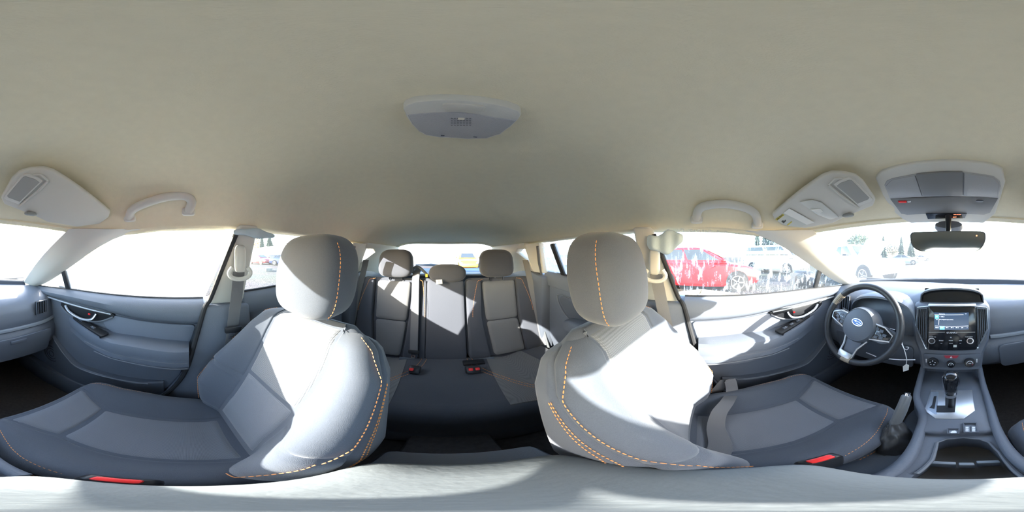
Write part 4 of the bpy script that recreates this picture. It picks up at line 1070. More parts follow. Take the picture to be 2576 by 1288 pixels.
# switch pods
def pod(poly, nm):
    P = [z5(*p, zt + .003) for p in poly]
    return part(nm, frame_geo(P, shrink(P, .82), (0, 0, .005)), M_dark, con)
pd = pod(((605, 592), (710, 592), (708, 637), (608, 637)), 'switch_pod')
part('switch_cap', prism([z5(*p, zt + .003) for p in ((622, 606), (695, 606), (695, 632), (622, 632))], (0, 0, -.004)), mat('switch cap', (.20, .23, .27), .4), pd)
part('switch_icon', prism([z5(*p, zt + .0036) for p in ((632, 622), (650, 610), (672, 608), (688, 618), (684, 630), (640, 630))], (0, 0, -.0005)), M_white, pd)
pd = pod(((737, 543), (855, 543), (870, 628), (745, 628)), 'switch_pod')
for k in (0, 1):
    x0 = 753 + 55 * k
    cap = part('switch_cap', prism([z5(*p, zt + .004) for p in ((x0, 570), (x0 + 40, 570), (x0 + 44, 620), (x0 + 2, 620))], (0, 0, -.004)), mat('switch cap', (.20, .23, .27), .4), pd)
    for j in range(3):
        part('seat_icon', prism([z5(*p, zt + .0048) for p in ((x0 + 6, 577 + 14 * j), (x0 + 30, 577 + 14 * j), (x0 + 34, 586 + 14 * j), (x0 + 8, 586 + 14 * j))], (0, 0, -.0005)), M_white, pd)
# rear box and armrest lid
part('storage_box', prism([Vector((x, y, -.52)) for x, y in ((-.102, .085), (.092, .085), (.092, -.20), (-.102, -.20))], (0, 0, -.42)), M_dash, con, bevel=.015)
def lidp(u, v):
    x = -.006 + .098 * spow(math.sin(u), .35); y = -.022 + .116 * spow(math.cos(u), .35)
    return Vector((x, y, 0))
lid = []
for k, zz_ in ((.93, -.515), (1.0, -.500), (1.0, -.465), (.985, -.453), (.93, -.447), (.6, -.4445), (.02, -.444)):
    lid.append([Vector((-.006, -.022, zz_)) + (lidp(u, 0) - Vector((-.006, -.022, 0))) * k for u in np.linspace(0, 2 * PI, 49)[:-1]])
part('armrest_lid', loft(lid), M_lid, con, ang=60, label='grey vinyl armrest lid')
# parking brake
pb = thing('parking_brake', (-.115, .34, -.63), 'raised parking brake lever with grey gaiter beside the driver seat', 'parking brake')
p0, p1 = Vector((-.118, .325, -.640)), Vector((-.108, .408, -.492))
part('grip', tube([p0, p0.lerp(p1, .3), p0.lerp(p1, .6), p0.lerp(p1, .97), p1], [.012, .0145, .016, .0150, .0125], 14), mat('parking brake grip', (.16, .165, .17), .35), pb)
part('release_button', tube([p1, p1 + (p1 - p0).normalized() * .012], .0085, 12), M_chrome, pb, label='chrome release button')
gt = []
for k, hgt in enumerate(np.linspace(0, 1, 14)):
    c = Vector((-.090, .282, -.705)).lerp(p0.lerp(p1, .24), hgt)
    rr = itp(hgt, [0, .35, .6, .85, 1], [.036, .038, .031, .024, .0175])
    gt.append([c + Vector((math.cos(a) * rr * (.92 + .10 * hgt * (1 - hgt) * 4 * math.sin(4 * a + k * .8)), math.sin(a) * rr * (1.45 - .35 * hgt + .14 * hgt * (1 - hgt) * 4 * math.sin(5 * a - k * .9)), .004 * math.sin(6 * a + k))) for a in np.linspace(0, 2 * PI, 49)[:-1]])
part('gaiter', loft(gt), mat('gaiter vinyl', (.055, .056, .058), .35), pb, ang=50)

# ================================================================== OVERHEAD
dn = Vector((0, 0, -1))
# dome light
S7 = lambda zx, zy: (980 + zx / 7.155, 220 + zy / 7.155)
dl = thing('dome_light', (0, -.23, .25), 'pale grey dome lamp with frosted lens on the roof lining', 'dome light')
z7 = lambda p, z: onz(*S7(*p), z)
outl = [(250, 400), (290, 330), (450, 270), (900, 230), (1250, 235), (1700, 275), (2100, 350), (2320, 430), (2370, 500), (2310, 590), (2200, 700), (2000, 850), (1750, 930), (1400, 940), (900, 910), (650, 870), (520, 800), (400, 680), (310, 540)]
O3 = [z7(p, .243) for p in outl]
part('housing', prism(O3, (0, 0, .030)), M_light, dl, bevel=.003)
lens = [(325, 505), (900, 462), (1250, 458), (1500, 482), (1900, 552), (2285, 600), (2180, 700), (1985, 840), (1740, 918), (1400, 928), (905, 898), (660, 858), (535, 790), (415, 672)]
L3 = [z7(p, .2405) for p in lens]
ln = part('lens', prism(L3, (0, 0, .010)), M_lens, dl, bevel=.002, label='frosted lamp lens')
part('slide_switch', prism([z7(p, .2385) for p in ((950, 320), (1000, 305), (1700, 345), (1740, 370), (1700, 440), (1600, 430), (1300, 405), (990, 410), (955, 380))], (0, 0, .008)), M_visor, dl, bevel=.0015)
for i in range(7):
    for j in range(4):
        if i == 3 and j == 0: continue
        part('lens_prism', box(z7((1120 + i * 55, 560 + j * 40), .2402), (.0022, .0022, .0012)), mat('lens prism', (.25, .25, .26), .2), ln)
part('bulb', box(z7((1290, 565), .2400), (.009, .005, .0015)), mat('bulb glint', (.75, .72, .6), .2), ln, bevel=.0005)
for p in ((955, 868), (1540, 893)): part('lens_clip', box(z7(p, .2400), (.006, .0018, .001)), M_dark, ln)
# overhead console
ON = Vector((0, -.349, -.936)); OP = Vector((0, .385, .230)); OD = Vector((0, .936, -.349))
S6 = lambda zx, zy: (1900 + zx / 3.789, 380 + zy / 3.789)
oc = lambda p, o=0.0: onp(*S6(*p), OP + ON * o, ON)
oh = thing('overhead_console', (0, .55, .16), 'pale grey overhead console with map lamps and storage door above the mirror', 'overhead console')
co = [(1140, 260), (1200, 200), (1350, 150), (1500, 120), (1900, 95), (2250, 130), (2360, 180), (2385, 300), (2340, 450), (2290, 600), (2180, 690), (1480, 690), (1400, 650), (1290, 560), (1210, 420)]
part('housing', prism([oc(p, .0) for p in co], -ON * .05), M_light, oh, bevel=.006, seg=3)
part('lamp_recess', prism([oc(p, .004) for p in ((1230, 330), (1250, 290), (1300, 268), (1530, 225), (1750, 208), (1980, 205), (2270, 245), (2330, 290), (2340, 340), (2315, 460), (1285, 462))], -ON * .006), M_olens, oh, bevel=.002)
part('map_lens', prism([oc(p, .007) for p in ((1245, 335), (1300, 280), (1522, 238), (1590, 432), (1290, 448))], -ON * .005), M_olens, oh, bevel=.002)
part('map_lens', prism([oc(p, .007) for p in ((1990, 215), (2270, 258), (2325, 320), (2305, 445), (1985, 428))], -ON * .005), M_olens, oh, bevel=.002)
part('storage_door', prism([oc(p, .010) for p in ((1530, 228), (1760, 210), (1978, 207), (1978, 428), (1800, 435), (1602, 438))], -ON * .008), M_odoor, oh, bevel=.002)
part('button_panel', prism([oc(p, .006) for p in ((1285, 460), (1600, 450), (1980, 440), (2315, 455), (2240, 590), (2180, 610), (1450, 610), (1390, 600))], -ON * .006), M_odoor, oh, bevel=.002)
part('call_button', prism([oc(p, .009) for p in ((1358, 480), (1440, 478), (1442, 496), (1372, 498))], -ON * .003), M_red, oh, bevel=.001, label='small red call button')
part('lamp_button', superell(oc((2140, 475), .006), .012, .007, .003, .6, .6, 16, 8), M_dark, oh)
part('lamp_button', superell(oc((1465, 480), .006), .006, .004, .003, .6, .6, 16, 8), M_silver, oh)
part('indicator_window', prism([oc(p, .009) for p in ((1625, 600), (2015, 598), (1995, 642), (1645, 648))], -ON * .003), M_gloss, oh)
part('indicator_text', text_geo('OFF', oc((1900, 630), .0095), X1, -OD, .008), M_orange, oh, smooth=False)
part('indicator_text', text_geo('PASS AIR BAG', oc((1925, 606), .0095), X1, -OD, .0042), M_orange, oh, smooth=False)
# rear-view mirror
rv = thing('rear_view_mirror', (-.01, .55, .02), 'black-framed rear-view mirror hanging below the overhead console', 'mirror')
mo = rounded([ony(px, py, .53) for px, py in ((2288, 584), (2481, 582), (2479, 612), (2462, 633), (2312, 633), (2292, 618))], .018, 4)
part('housing', loft([[p + Vector((0, .0, 0)) for p in mo], [p + Vector((0, .012, 0)) for p in mo], [p + Vector((0, .030, 0)) for p in shrink(mo, .86)], [p + Vector((0, .038, 0)) for p in shrink(mo, .5)]]), M_dark, rv, ang=40)
mi = shrink(mo, .965)
part('mirror_glass', prism([p + Vector((0, -.0015 - (p.x + .01) * .0, 0)) for p in mi], (0, .0015, 0)), mat('dim mirror glass', (.52, .56, .60), .05, metal=1.0), rv)
part('stem', tube([Vector((-.008, .555, .06)), Vector((-.008, .575, .10)), Vector((-.008, .585, .15))], [.012, .010, .012], 10), M_black, rv)
part('red_lamp', disc(ony(2457, 593, .527), (0, -1, 0), .0025, .001, 10), M_orange, rv)
part('sensor_cover', loft([[Vector((-.008 + w * math.cos(a), y, z + .014 * math.sin(a))) for a in np.linspace(0, 2 * PI, 21)[:-1]] for w, y, z in ((.050, .60, .118), (.055, .63, .11), (.045, .68, .10))]), M_dark, rv)
# sun visors
VP = Vector((-.235, .26, .222)); VN = (Vector((-.49, .245, .150)) - VP).cross(Vector((-.235, .46, .172)) - VP).normalized(); VN = VN if VN.z < 0 else -VN
vo = [(160, 610), (180, 655), (260, 712), (470, 738), (740, 692), (840, 640), (1000, 575), (1125, 525), (1150, 465), (1100, 395), (1035, 300), (960, 240), (860, 215), (730, 210), (640, 240)]
def visor(s, lab):
    t = thing('sun_visor', (s * .33, .45, .2), lab, 'sun visor', 'sun visors')
    SN = VN if s < 0 else Vector((-VN.x, VN.y, VN.z))
    def vp(p, o=0.0):
        q = onp(*S6(*p), VP + VN * o, VN)
        return q if s < 0 else Vector((-q.x, q.y, q.z))
    part('visor_panel', prism([vp(p) for p in vo], -SN * .016), M_visor, t, bevel=.006, seg=3)
    mf = [(745, 325), (790, 290), (890, 255), (920, 262), (1000, 340), (1120, 462), (1110, 480), (985, 530), (900, 455), (800, 370)]
    part('mirror_flap', prism([vp(p, .006) for p in mf], -SN * .008), M_light, t, bevel=.003)
    part('flap_inset', prism([vp((q.x, q.y), .0075) for q in shrink([(*p, 0) for p in mf], .82)], -SN * .002), mat('visor flap inset', (.33, .33, .31), .6), t)
    part('flap_hinge', tube([vp(p, .004) for p in ((700, 320), (760, 262), (830, 262))], .003, 6), M_visor, t)
    part('flap_hinge', tube([vp(p, .004) for p in ((700, 325), (800, 410), (985, 545))], .0035, 6), M_visor, t)
    part('visor_pivot', superell(vp((885, 612), .004), .022, .012, .006, .6, .6, 18, 8), mat('visor clip', (.25, .26, .25), .5), t)
    if s < 0:
        part('ticket_strap', prism([vp(p, .006) for p in ((420, 490), (540, 470), (630, 495), (795, 632), (715, 655), (600, 612), (520, 560))], -SN * .004), mat('clear ticket strap', (.62, .63, .60), .2), t, bevel=.0015)
        part('strap_fold', prism([vp(p, .009) for p in ((520, 560), (620, 552), (645, 575), (612, 600), (590, 585))], -SN * .002), M_paper, t)
        lb = part('warning_label', prism([vp(p, .001) for p in ((190, 655), (270, 590), (490, 700), (430, 728), (300, 712))], -SN * .001), M_label, t)
        part('label_band', prism([vp(p, .0018) for p in ((190, 650), (262, 600), (278, 612), (208, 664))], -SN * .0008), M_yellow, lb, label='yellow warning band')
        rt = (vp((255, 610)) - vp((205, 655))).normalized(); up_ = SN.cross(rt).normalized()
        up_ = up_ if up_.dot(vp((200, 600)) - vp((230, 650))) > 0 else -up_
        rr = rt if rt.cross(up_).dot(SN) > 0 else -rt
        part('label_text', text_geo('AIR BAG', vp((234, 632), .0024), rr, up_, .011), M_ink, lb, smooth=False)
        part('label_icon', prism([vp(p, .0018) for p in ((248, 672), (262, 662), (275, 668), (290, 655), (293, 668), (270, 690), (262, 682))], -SN * .0006), M_ink, lb)
        part('label_band', prism([vp(p, .0018) for p in ((300, 705), (345, 670), (352, 676), (312, 710))], -SN * .0008), M_yellow, lb)
        part('paper_slip', prism([vp(p, .004) for p in ((270, 592), (322, 550), (562, 682), (490, 702))], -SN * .0015), M_paper, t, label='white paper slip tucked over the label')
    return t
visor(-1, 'beige-grey driver sun visor with yellow warning label and paper slip')
visor(1, 'beige-grey passenger sun visor folded up beside the overhead console')
# grab handles
for pts, X, s, lab in ((((1752, 552, .035), (1756, 530, .012), (1774, 518, 0), (1820, 513, -.006), (1862, 519, -.004), (1890, 530, .004), (1903, 545, .018), (1906, 566, .04)), -.515, -1, 'pale grey roof grab handle above the driver window'),
                       (((326, 548, .04), (330, 532, .018), (350, 518, .002), (400, 500, -.006), (440, 493, -.004), (468, 494, .002), (482, 508, .012), (474, 532, .035)), .515, 1, 'pale grey roof grab handle above the passenger window')):
    P = [onx(px, py, X + s * o) for px, py, o in pts]
    t = thing('grab_handle', tuple(P[3]), lab, 'grab handle', 'grab handles')
    part('grip', tube(curve(P, 5), .0155, 12, flat=.85), M_light, t, ang=80)
    part('mount', superell(P[0] + Vector((s * .004, 0, 0)), .012, .022, .014, .5, .5, 16, 10), M_light, t)
    part('mount', superell(P[-1] + Vector((s * .004, 0, 0)), .012, .022, .014, .5, .5, 16, 10), M_light, t)

# ================================================================== OUTSIDE
def gravel():
    m = bpy.data.materials.new('gravel'); m.use_nodes = True
    n, l = m.node_tree.nodes, m.node_tree.links; b = n['Principled BSDF']; b.inputs['Roughness'].default_value = .95
    b.inputs['Specular IOR Level'].default_value = .1
    tc = n.new('ShaderNodeTexCoord')
    v = n.new('ShaderNodeTexVoronoi'); v.inputs['Scale'].default_value = 16.0; l.new(tc.outputs['Object'], v.inputs['Vector'])
    t = n.new('ShaderNodeTexNoise'); t.inputs['Scale'].default_value = .35; t.inputs['Detail'].default_value = 8; l.new(tc.outputs['Object'], t.inputs['Vector'])
    r = n.new('ShaderNodeValToRGB'); r.color_ramp.elements[0].color = (.03, .029, .027, 1); r.color_ramp.elements[1].color = (.125, .118, .107, 1)
    l.new(v.outputs['Color'], r.inputs[0])
    mx = n.new('ShaderNodeMix'); mx.data_type = 'RGBA'; mx.blend_type = 'MULTIPLY'; mx.inputs['Factor'].default_value = .6
    l.new(r.outputs[0], mx.inputs['A']); l.new(t.outputs['Color'], mx.inputs['B'])
    br = n.new('ShaderNodeMix'); br.data_type = 'RGBA'; br.blend_type = 'ADD'; br.inputs['Factor'].default_value = .12; br.inputs['B'].default_value = (.15, .145, .13, 1)
    l.new(mx.outputs['Result'], br.inputs['A']); l.new(br.outputs['Result'], b.inputs['Base Color'])
    bp = n.new('ShaderNodeBump'); bp.inputs['Strength'].default_value = .8; bp.inputs['Distance'].default_value = .02
    l.new(v.outputs['Distance'], bp.inputs['Height']); l.new(bp.outputs['Normal'], b.inputs['Normal'])
    return m
part('ground', ([(-160, -160, -H), (160, -160, -H), (160, 160, -H), (-160, 160, -H)], [(0, 1, 2, 3)]), gravel(), label='flat gravel yard around the car', cat='ground', kind='structure')
def pol(px, r):
    a = (px - XF) * 2 * PI / 2576.0; return CX + r * math.sin(a), r * math.cos(a)
M_tyre = mat('tyre rubber', (.02, .02, .022), .85)
M_rim = mat('alloy rim', (.55, .56, .58), .3, metal=.8)
M_cglass = mat('dark car glass', (.03, .035, .04), .08, coat=.3)
M_lamp = mat('headlamp lens', (.6, .6, .62), .1)
M_tail = mat('tail lamp lens', (.45, .03, .03), .2)
KINDS = {
 'sedan': dict(low=[(-2.28, .62, .42, .72), (-2.18, .80, .28, .93), (-1.5, .88, .20, 1.00), (-.3, .90, .18, .97), (1.0, .89, .18, .94), (1.75, .85, .22, .84), (2.15, .74, .25, .70), (2.26, .58, .32, .58)],
               cab=[(.93, -1.75, 1.15, .83), (1.20, -1.30, .62, .72), (1.40, -.95, .18, .63), (1.46, -.70, -.05, .56)], wx=(-1.33, 1.36), wr=.32),
 'hatch': dict(low=[(-2.0, .66, .45, .85), (-1.95, .82, .30, 1.05), (-1.3, .88, .22, 1.06), (0, .90, .20, 1.02), (1.0, .89, .20, .98), (1.6, .85, .24, .90), (2.0, .74, .28, .74), (2.1, .60, .34, .60)],
               cab=[(1.0, -1.92, 1.05, .84), (1.28, -1.72, .58, .74), (1.50, -1.45, .15, .64), (1.56, -1.2, -.1, .56)], wx=(-1.25, 1.28), wr=.34),
 'van': dict(low=[(-2.5, .80, .45, 1.1), (-2.45, .92, .32, 1.15), (-1.3, .95, .28, 1.15), (0, .95, .28, 1.15), (1.3, .95, .28, 1.12), (2.2, .92, .30, 1.02), (2.5, .80, .40, .8)],
             cab=[(1.1, -2.45, 2.1, .92), (1.5, -2.42, 1.7, .90), (1.95, -2.36, 1.25, .84), (2.05, -2.25, 1.1, .76)], wx=(-1.5, 1.55), wr=.36),
 'pickup': dict(low=[(-2.8, .86, .55, 1.10), (-2.7, .95, .45, 1.15), (-1.3, .97, .42, 1.15), (-.2, .97, .40, 1.15), (1.2, .97, .42, 1.15), (2.3, .95, .45, 1.12), (2.75, .86, .50, 1.0)],
                cab=[(1.12, -.85, 1.25, .90), (1.45, -.78, .85, .82), (1.78, -.65, .45, .72), (1.86, -.50, .30, .64)], wx=(-1.8, 1.75), wr=.40)}
def car(name, kind, label, cat, px, dist, yaw, paint, extra=None, xy=None):
    K = KINDS[kind]; x0, y0 = xy if xy else pol(px, dist); cy, sy = math.cos(R(yaw)), math.sin(R(yaw))
    T = lambda x, y, z: Vector((x0 + x * cy - y * sy, y0 + x * sy + y * cy, z - H))
    t = thing(name, (x0, y0, -H), label, cat)
    rings = []
    for x, w, a, b in K['low']:
        mz = (a + b) / 2
        rings.append([T(x, -w * .92, a), T(x, w * .92, a), T(x, w, a + .1), T(x, w, mz), T(x, w * .98, b - .08), T(x, w * .90, b), T(x, 0, b + .03), T(x, -w * .90, b), T(x, -w * .98, b - .08), T(x, -w, mz), T(x, -w, a + .1)])
    part('body', loft(rings), paint, t, ang=35)
    rr = []
    for z, xa, xb, w in K['cab']:
        c = .10
        rr.append([T(xa + c, -w, z), T(xb - c, -w, z), T(xb, -w + c * 1.5, z), T(xb + .04, 0, z), T(xb, w - c * 1.5, z), T(xb - c, w, z), T(xa + c, w, z), T(xa, w - c * 1.5, z), T(xa - .03, 0, z), T(xa, -w + c * 1.5, z)])
    part('cabin', loft(rr), paint, t, ang=35)
    ca, cb = K['cab'][0], K['cab'][2]
    def cabp(u, k, sg, o=.012):
        z = ca[0] + (cb[0] - ca[0]) * k; w = ca[3] + (cb[3] - ca[3]) * k; xa = ca[1] + (cb[1] - ca[1]) * k; xb = ca[2] + (cb[2] - ca[2]) * k
        return T(xa + .14 + (xb - xa - .28) * u, sg * (w + o), z)
    spl = [(.03, .48), (.52, .97)] if kind != 'pickup' else [(.05, .42), (.46, .97)]
    for sg in (-1, 1):
        for a, b in spl:
            part('side_window', prism([cabp(a, .22, sg), cabp(b, .22, sg), cabp(b, .95, sg), cabp(a, .95, sg)], (0, 0, .004)), M_cglass, t)
    for ends, nm in ((2, 'windscreen'), (1, 'rear_window')):
        sg = 1 if ends == 2 else -1
        q = []
        for k, e in ((.2, -1), (.2, 1), (.95, 1), (.95, -1)):
            z = ca[0] + (cb[0] - ca[0]) * k; w = (ca[3] + (cb[3] - ca[3]) * k) * .80; x = ca[ends] + (cb[ends] - ca[ends]) * k
            q.append(T(x + sg * .055, e * w, z + .012))
        part(nm, prism(q, (0, 0, .006)), M_cglass, t)
    for wx in K['wx']:
        for sg in (-1, 1):
            w = K['low'][3][1]
            c = T(wx, sg * (w - .20), K['wr']); n = T(wx, sg * 2, K['wr']) - T(wx, sg * 1, K['wr']); n.normalize()
            part('wheel_arch', disc(T(wx, sg * (w - .01), K['wr'] + .02), n, K['wr'] * 1.15, .012, 28), M_black, t)
            wh = part('wheel', disc(c, n, K['wr'], .22, 30), M_tyre, t, bevel=.03)
            part('rim', disc(c + n * .215, n, K['wr'] * .68, .012, 24), M_black, wh)
            for k in range(5):
                a = T(1, 0, 0) - T(0, 0, 0); u = Vector((0, 0, 1)); d = a * math.cos(k * 2 * PI / 5) + u * math.sin(k * 2 * PI / 5)
                part('rim_spoke', tube([c + n * .23 + d * .03, c + n * .23 + d * K['wr'] * .66], .026, 6), M_rim, wh)
            part('rim_edge', ringgeo(c + n * .222, n, K['wr'] * .62, K['wr'] * .70, .014, 28), M_rim, wh)
    fx, fw, fz = K['low'][-2][0], K['low'][-2][1], K['low'][-2][3]; bx_, bw, bz = K['low'][1][0], K['low'][1][1], K['low'][1][3]
    for sg in (-1, 1):
        part('headlamp', superell(T(fx - .02, sg * (fw - .06), fz - .07), .12, .12, .06, .6, .6, 14, 8), M_lamp, t)
        part('tail_lamp', superell(T(bx_ + .03, sg * (bw - .08), bz - .14), .08, .08, .09, .6, .6, 14, 8), M_tail, t)
        part('door_mirror', superell(T(ca[2] - .25, sg * (ca[3] + .16), ca[0] + .10), .08, .08, .06, .6, .6, 12, 8), paint, t)
        for dx in (-.30, .62):
            part('door_handle', superell(T(dx - .1, sg * (K['low'][3][1] + .012), K['low'][3][3] - .12), .08, .02, .018, .6, .6, 10, 6), paint, t)
    part('number_plate', superell(T(K['low'][0][0] - .0, 0, .62), .03, .20, .06, .3, .3, 12, 8), M_white, t)
    if extra: extra(t, T)
    return t
P_red = mat('bright red car paint', (.40, .008, .012), .4, coat=.15)
P_dred = mat('dark red car paint', (.26, .03, .035), .3, coat=.5)
P_white = mat('white car paint', (.75, .76, .77), .35, coat=.4)
P_blue = mat('dark blue car paint', (.03, .05, .13), .3, coat=.5)
P_blk = mat('black car paint', (.02, .022, .028), .3, coat=.5)
P_grey = mat('grey car paint', (.25, .26, .28), .35, coat=.4)
P_yel = mat('yellow car paint', (.42, .21, .015), .35, coat=.4)
P_cream = mat('cream car paint', (.72, .60, .42), .4)
P_turq = mat('turquoise van paint', (.22, .50, .50), .4)
car('parked_hatchback', 'hatch', 'bright red hatchback parked right outside the rain-streaked driver window', 'car', 0, 0, 84, P_red, xy=(-6.4, .10))
car('white_van', 'van', 'white van parked beyond the nose of the bright red hatchback', 'van', 1950, 12.5, 30, P_white)
car('parked_sedan', 'sedan', 'dark red sedan parked across the gravel behind the passenger window pillar', 'car', 655, 25, 190, P_dred)
car('wrecked_sedan', 'sedan', 'black sedan standing behind the dark red sedan', 'car', 694, 28, 205, P_blk)
car('blue_sedan', 'sedan', 'dark blue sedan beside the black sedan across the gravel', 'car', 720, 22, 215, P_blue)
car('grey_sedan', 'sedan', 'grey sedan at the far row, mostly hidden by the passenger headrest', 'car', 775, 27, 200, P_grey)
car('yellow_taxi', 'hatch', 'yellow car seen head-on through the rear window', 'car', 1174, 15.5, 88, P_yel)
car('cream_sedan', 'sedan', 'cream sedan beyond the dusty rear window on the driver side', 'car', 1420, 20, 40, P_cream)
car('turquoise_van', 'van', 'turquoise van beyond the dusty rear window near the driver headrest', 'van', 1474, 24, 60, P_turq)
def open_bonnet(t, T):
    part('raised_bonnet', prism([T(1.15, -.8, 1.18), T(1.15, .8, 1.18), T(1.75, .75, 1.95), T(1.75, -.75, 1.95)], (0, 0, .05)), mat('bonnet underside with glare tint', (.30, .42, .52), .5), t, bevel=.01)  # the panel's pale blue stands in for bluish glare on it
car('white_pickup', 'pickup', 'white pickup truck with its bonnet raised, ahead beyond the steering wheel', 'pickup', 2148, 9.0, -14, P_white, open_bonnet)
car('far_sedan', 'sedan', 'small grey sedan far ahead beside the rear-view mirror edge', 'car', 2275, 24, 10, P_grey)
car('far_white_car', 'sedan', 'white car far ahead just below the rear-view mirror', 'car', 2318, 42, 30, P_white)
# barrier stand ahead
bx0, by0 = pol(2265, 11)
bs = thing('barrier_stand', (bx0, by0, -H), 'narrow dark barrier stand with white edges beside the pickup wheel', 'barrier')
part('stand_panel', box((bx0, by0, -.62), (.14, .04, .75)), mat('barrier grey', (.2, .23, .27), .6), bs, bevel=.01)
for d in (-.09, .09): part('stand_post', box((bx0 + d, by0, -.72), (.04, .06, 1.02)), M_white, bs, bevel=.008)
part('stand_foot', box((bx0, by0, -1.23), (.34, .30, .04)), M_white, bs, bevel=.008)
# concrete block on the gravel, straw heap by the red car
cx0, cy0 = pol(676, 13.5)
part('concrete_block', box((cx0, cy0, -1.11), (1.25, .5, .28), Euler((0, 0, R(-25))).to_matrix()), mat('mossy concrete', (.13, .14, .13), .95, bump=.6, bscale=12, var=.4, vscale=5), bevel=.03, label='low mossy concrete block lying on the gravel before the parked cars', cat='concrete block')
def heap(u, v):
    x, y = -4.75 + v * .75 * math.cos(u), .05 + v * 1.35 * math.sin(u)
    return Vector((x, y, -H + .20 * (1 - v) ** .8 * (1 + .35 * math.sin(9 * u + 5 * v)) * (1 if v < .99 else 0)))
part('gravel_heap', grid(heap, np.linspace(0, 2 * PI, 60)[:-1], np.linspace(0.02, 1, 16), closed_u=True), mat('straw-coloured gravel', (.42, .36, .22), .95, bump=1.0, bscale=30, var=.5, vscale=25), label='low straw-coloured gravel heap in front of the bright red hatchback', cat='gravel heap', ang=80)

# buildings
M_clad = mat('white metal cladding', (.46, .46, .45), .5)
M_clad2 = mat('cladding joint', (.2, .2, .21), .6)
def shed(name, label, c, L, hgt, yaw, n, rows, depth=6):
    cy, sy = math.cos(R(yaw)), math.sin(R(yaw))
    T = lambda x, y, z: Vector((c[0] + x * cy - y * sy, c[1] + x * sy + y * cy, z - H))
    t = thing(name, (c[0], c[1], -H), label, 'building')
    part('wall', prism([T(-L / 2, 0, 0), T(L / 2, 0, 0), T(L / 2, 0, hgt), T(-L / 2, 0, hgt)], T(0, depth, 0) - T(0, 0, 0)), M_clad2, t)
    for i in range(n):
        for j in range(rows):
            a, b = -L / 2 + L * i / n + .03, -L / 2 + L * (i + 1) / n - .03; z0, z1 = hgt * j / rows + .02, hgt * (j + 1) / rows - .02
            part('wall_panel', prism([T(a, -.06, z0), T(b, -.06, z0), T(b, -.06, z1), T(a, -.06, z1)], T(0, .06, 0) - T(0, 0, 0)), M_clad, t)
    part('roof', prism([T(-L / 2 - .2, -.3, hgt), T(L / 2 + .2, -.3, hgt), T(L / 2 + .2, depth + .3, hgt + .5), T(-L / 2 - .2, depth + .3, hgt + .5)], (0, 0, .12)), M_clad, t)
    return t
shed('metal_building', 'white panelled metal building seen straight back through the rear window', (.5, -23), 26, 5.2, 180, 9, 4)
shed('long_white_shed', 'long low white shed behind the row of parked cars, passenger side', (46, -20), 56, 3.5, 180, 12, 1, 4)
# fence on the far left behind
fx0, fy0 = pol(1425, 38)
fe = thing('timber_fence', (fx0, fy0, -H), 'pale post-and-rail fence beyond the dusty rear window, driver side', 'fence')
M_tim = mat('weathered timber', (.45, .43, .38), .9, var=.3, vscale=3)
fa = Vector((math.cos(R(50)), -math.sin(R(50)) * -1, 0)).normalized()
for k in range(-4, 5):
    part('post', box(Vector((fx0, fy0, -.25)) + fa * k * 2.6, (.16, .16, 2.0)), M_tim, fe)
for z in (.35, .62):
    part('rail', box(Vector((fx0, fy0, z)), (21.5, .06, .14), Matrix.Rotation(math.atan2(fa.y, fa.x), 3, 'Z')), M_tim, fe)
# poles
M_pole = mat('weathered pole wood', (.22, .19, .16), .9)
def pole(px, r, hgt, label):
    x, y = pol(px, r)
    t = thing('utility_pole', (x, y, -H), label, 'pole', 'utility poles')
    part('mast', tube([(x, y, -H), (x, y, -H + hgt)], [.16, .11], 10), M_pole, t)
    part('cross_arm', box((x, y, -H + hgt - .5), (1.8, .1, .12)), M_pole, t)
pole(653, 60, 11.5, 'tall wooden pole rising behind the dark red sedan')
pole(1452, 40, 7, 'wooden pole beyond the dusty rear window on the driver side')
# trees
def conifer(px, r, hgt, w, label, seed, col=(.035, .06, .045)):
    rnd = random.Random(seed); x, y = pol(px, r)
    t = thing('conifer', (x, y, -H), label, 'tree', 'conifers around the yard')
    gs = []; nl = 11
    for k in range(nl):
        f = k / nl; z0 = -H + hgt * (.10 + .86 * f); rad = w * (1 - f) ** .85 + .15; n = 18
        V = [Vector((x, y, z0 + hgt * .17))]
        for i in range(n):
            a = 2 * PI * i / n + rnd.uniform(-.1, .1); rr = rad * (1.0 if i % 2 else .55) * rnd.uniform(.75, 1.15)
            V.append(Vector((x + rr * math.cos(a), y + rr * math.sin(a), z0 - rr * .22 + rnd.uniform(-.1, .1))))
        V.append(Vector((x, y, z0 + .08 * hgt)))
        F = [(0, 1 + i, 1 + (i + 1) % n) for i in range(n)] + [(n + 1, 1 + (i + 1) % n, 1 + i) for i in range(n)]
        gs.append((V, F))
    part('foliage', cat_geo(*gs), mat('conifer needles %.2f' % col[1], col, .9, var=.4, vscale=2), t, smooth=False, kind='stuff')
    part('trunk', tube([(x, y, -H), (x, y, -H + hgt * .8)], [w * .10, w * .03], 8), M_pole, t)
